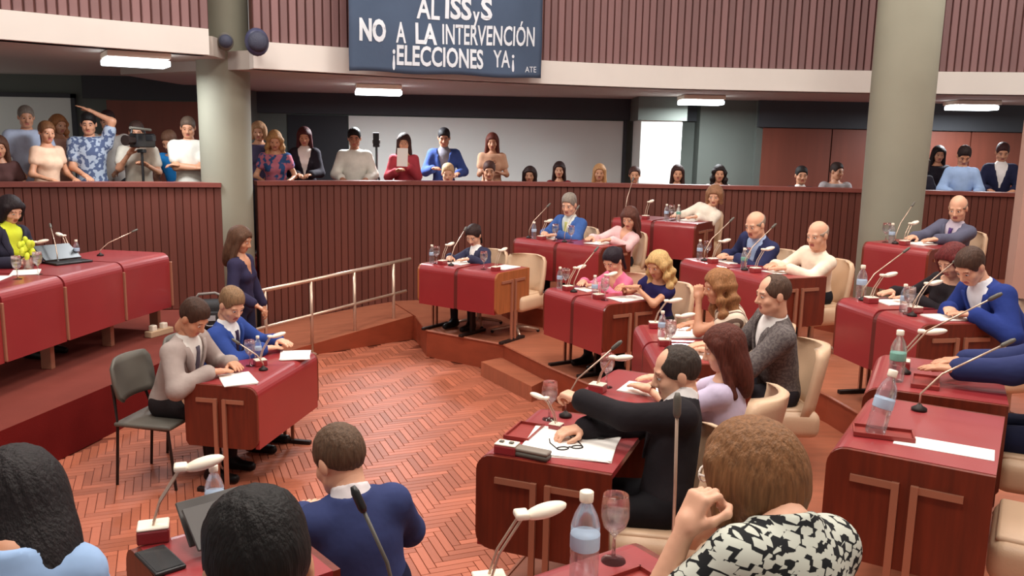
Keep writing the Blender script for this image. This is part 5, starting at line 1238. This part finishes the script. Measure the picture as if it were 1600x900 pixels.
# dais desk items
DZ = DAIS + DH
def dq(x, y): return (x, y, DZ)
lamp(dq(-4.20, 8.05), 2.6, 'grey desk lamp at far end of dais desk'); lamp(dq(-4.33, 7.55), 0.3, 'white desk lamp before the presiding woman')
mic(dq(-4.13, 7.70), 2.2, 'gooseneck microphone before the presiding woman', 0.30, 0.26); mic(dq(-3.98, 8.20), 0.6, 'long low microphone at far end of dais desk', 0.22, 0.30)
o = empty('laptop', dq(-4.05, 7.72), 1.0); tag(o, 'black open laptop on the dais desk', 'laptop'); boxo('keyboard_base', (0, 0, 0.010), (0.34, 0.24, 0.018), M_BLACKP, o, 0.004); bm = bmesh.new(); box(bm, (0, 0.16, 0.085), (0.34, 0.012, 0.23), rotx(-1.05), 0.003, 1); mesh_obj('screen_lid', bm, M_BLACKP, o)
o = empty('flower_bunch', dq(-4.16, 7.28)); tag(o, 'bright yellow-green bunch in clear vase on dais desk', 'flowers')
bm = bmesh.new(); lathe(bm, [(0.035, 0), (0.04, 0.01), (0.045, 0.10), (0.038, 0.105), (0.03, 0.02)], 14); mesh_obj('vase', bm, M_GLASS, o, smooth=True)
M_YG = mat('yellow_green_petals', (214, 224, 60), 0.7, var=0.2, vscale=20)
for k in range(16):
    a = k * 2.4; rr = 0.02 + 0.045 * (k / 16); bm = bmesh.new(); ellip(bm, (rr * math.cos(a), rr * math.sin(a), 0.15 + 0.05 * math.sin(k * 1.7) + 0.06 * (1 - k / 16)), (0.022, 0.022, 0.034), rotx(0.4 * math.sin(a)), 8, 6); mesh_obj('bloom', bm, M_YG, o, smooth=True)
papers(dq(-4.10, 7.12), 0.4, 'white papers in front of the presiding woman'); papers(dq(-4.22, 6.72), 0.2, 'white papers at near part of dais desk', (0.3, 0.4), 2); goblet(dq(-3.95, 7.05), 'stemmed glass beside yellow-green bunch on dais desk'); goblet(dq(-3.98, 6.80), 'stemmed glass at near part of dais desk'); bottle(dq(-4.08, 7.95), 'small water bottle beside black laptop on dais', 'b', None, 0.8)
# bag and box on the dais floor
o = empty('backpack', (-3.14, 8.66, DAIS), 0.25); tag(o, 'black backpack with pale emblem on the dais floor', 'backpack')
bm = bmesh.new(); box(bm, (0, 0, 0.15), (0.46, 0.24, 0.30), None, 0.07, 4); mesh_obj('bag_body', bm, mat('black_nylon', (30, 28, 30), 0.7, bump=0.3, bscale=30), o, smooth=True)
bm = bmesh.new(); box(bm, (0.02, -0.125, 0.11), (0.30, 0.05, 0.18), None, 0.02, 3); pk = mesh_obj('front_pocket', bm, MATS['black_nylon'], o, smooth=True)
bm = bmesh.new(); box(bm, (0.04, -0.153, 0.135), (0.11, 0.004, 0.055), None, 0.001, 1); mesh_obj('emblem', bm, mat('emblem_grey', (170, 172, 176), 0.5), pk); bm = bmesh.new(); tube(bm, [(0.04 + 0.075 * math.cos(a), -0.153, 0.12 + 0.065 * math.sin(a)) for a in [math.pi * (0.85 + 0.1 * k) for k in range(9)]], 0.006, 6); mesh_obj('emblem_ring', bm, MATS['emblem_grey'], pk)
bm = bmesh.new(); tube(bm, [(-0.12, 0.05, 0.29), (-0.08, 0.05, 0.35), (0.08, 0.05, 0.36), (0.22, 0.04, 0.30), (0.25, 0.02, 0.18)], 0.014, 8); mesh_obj('strap', bm, mat('strap_grey', (132, 124, 118), 0.7), o, smooth=True)
o = empty('power_strip', (-3.50, 8.32, DAIS), 1.2); tag(o, 'cream power strip with white plugs under the dais desk', 'power strip'); boxo('strip_body', (0, 0, 0.03), (0.30, 0.09, 0.06), mat('strip_cream', (190, 160, 130), 0.6), o, 0.008)
for kx in (-0.08, 0.06): boxo('plug', (kx, 0, 0.085), (0.06, 0.06, 0.06), M_WHITEP, o, 0.01)
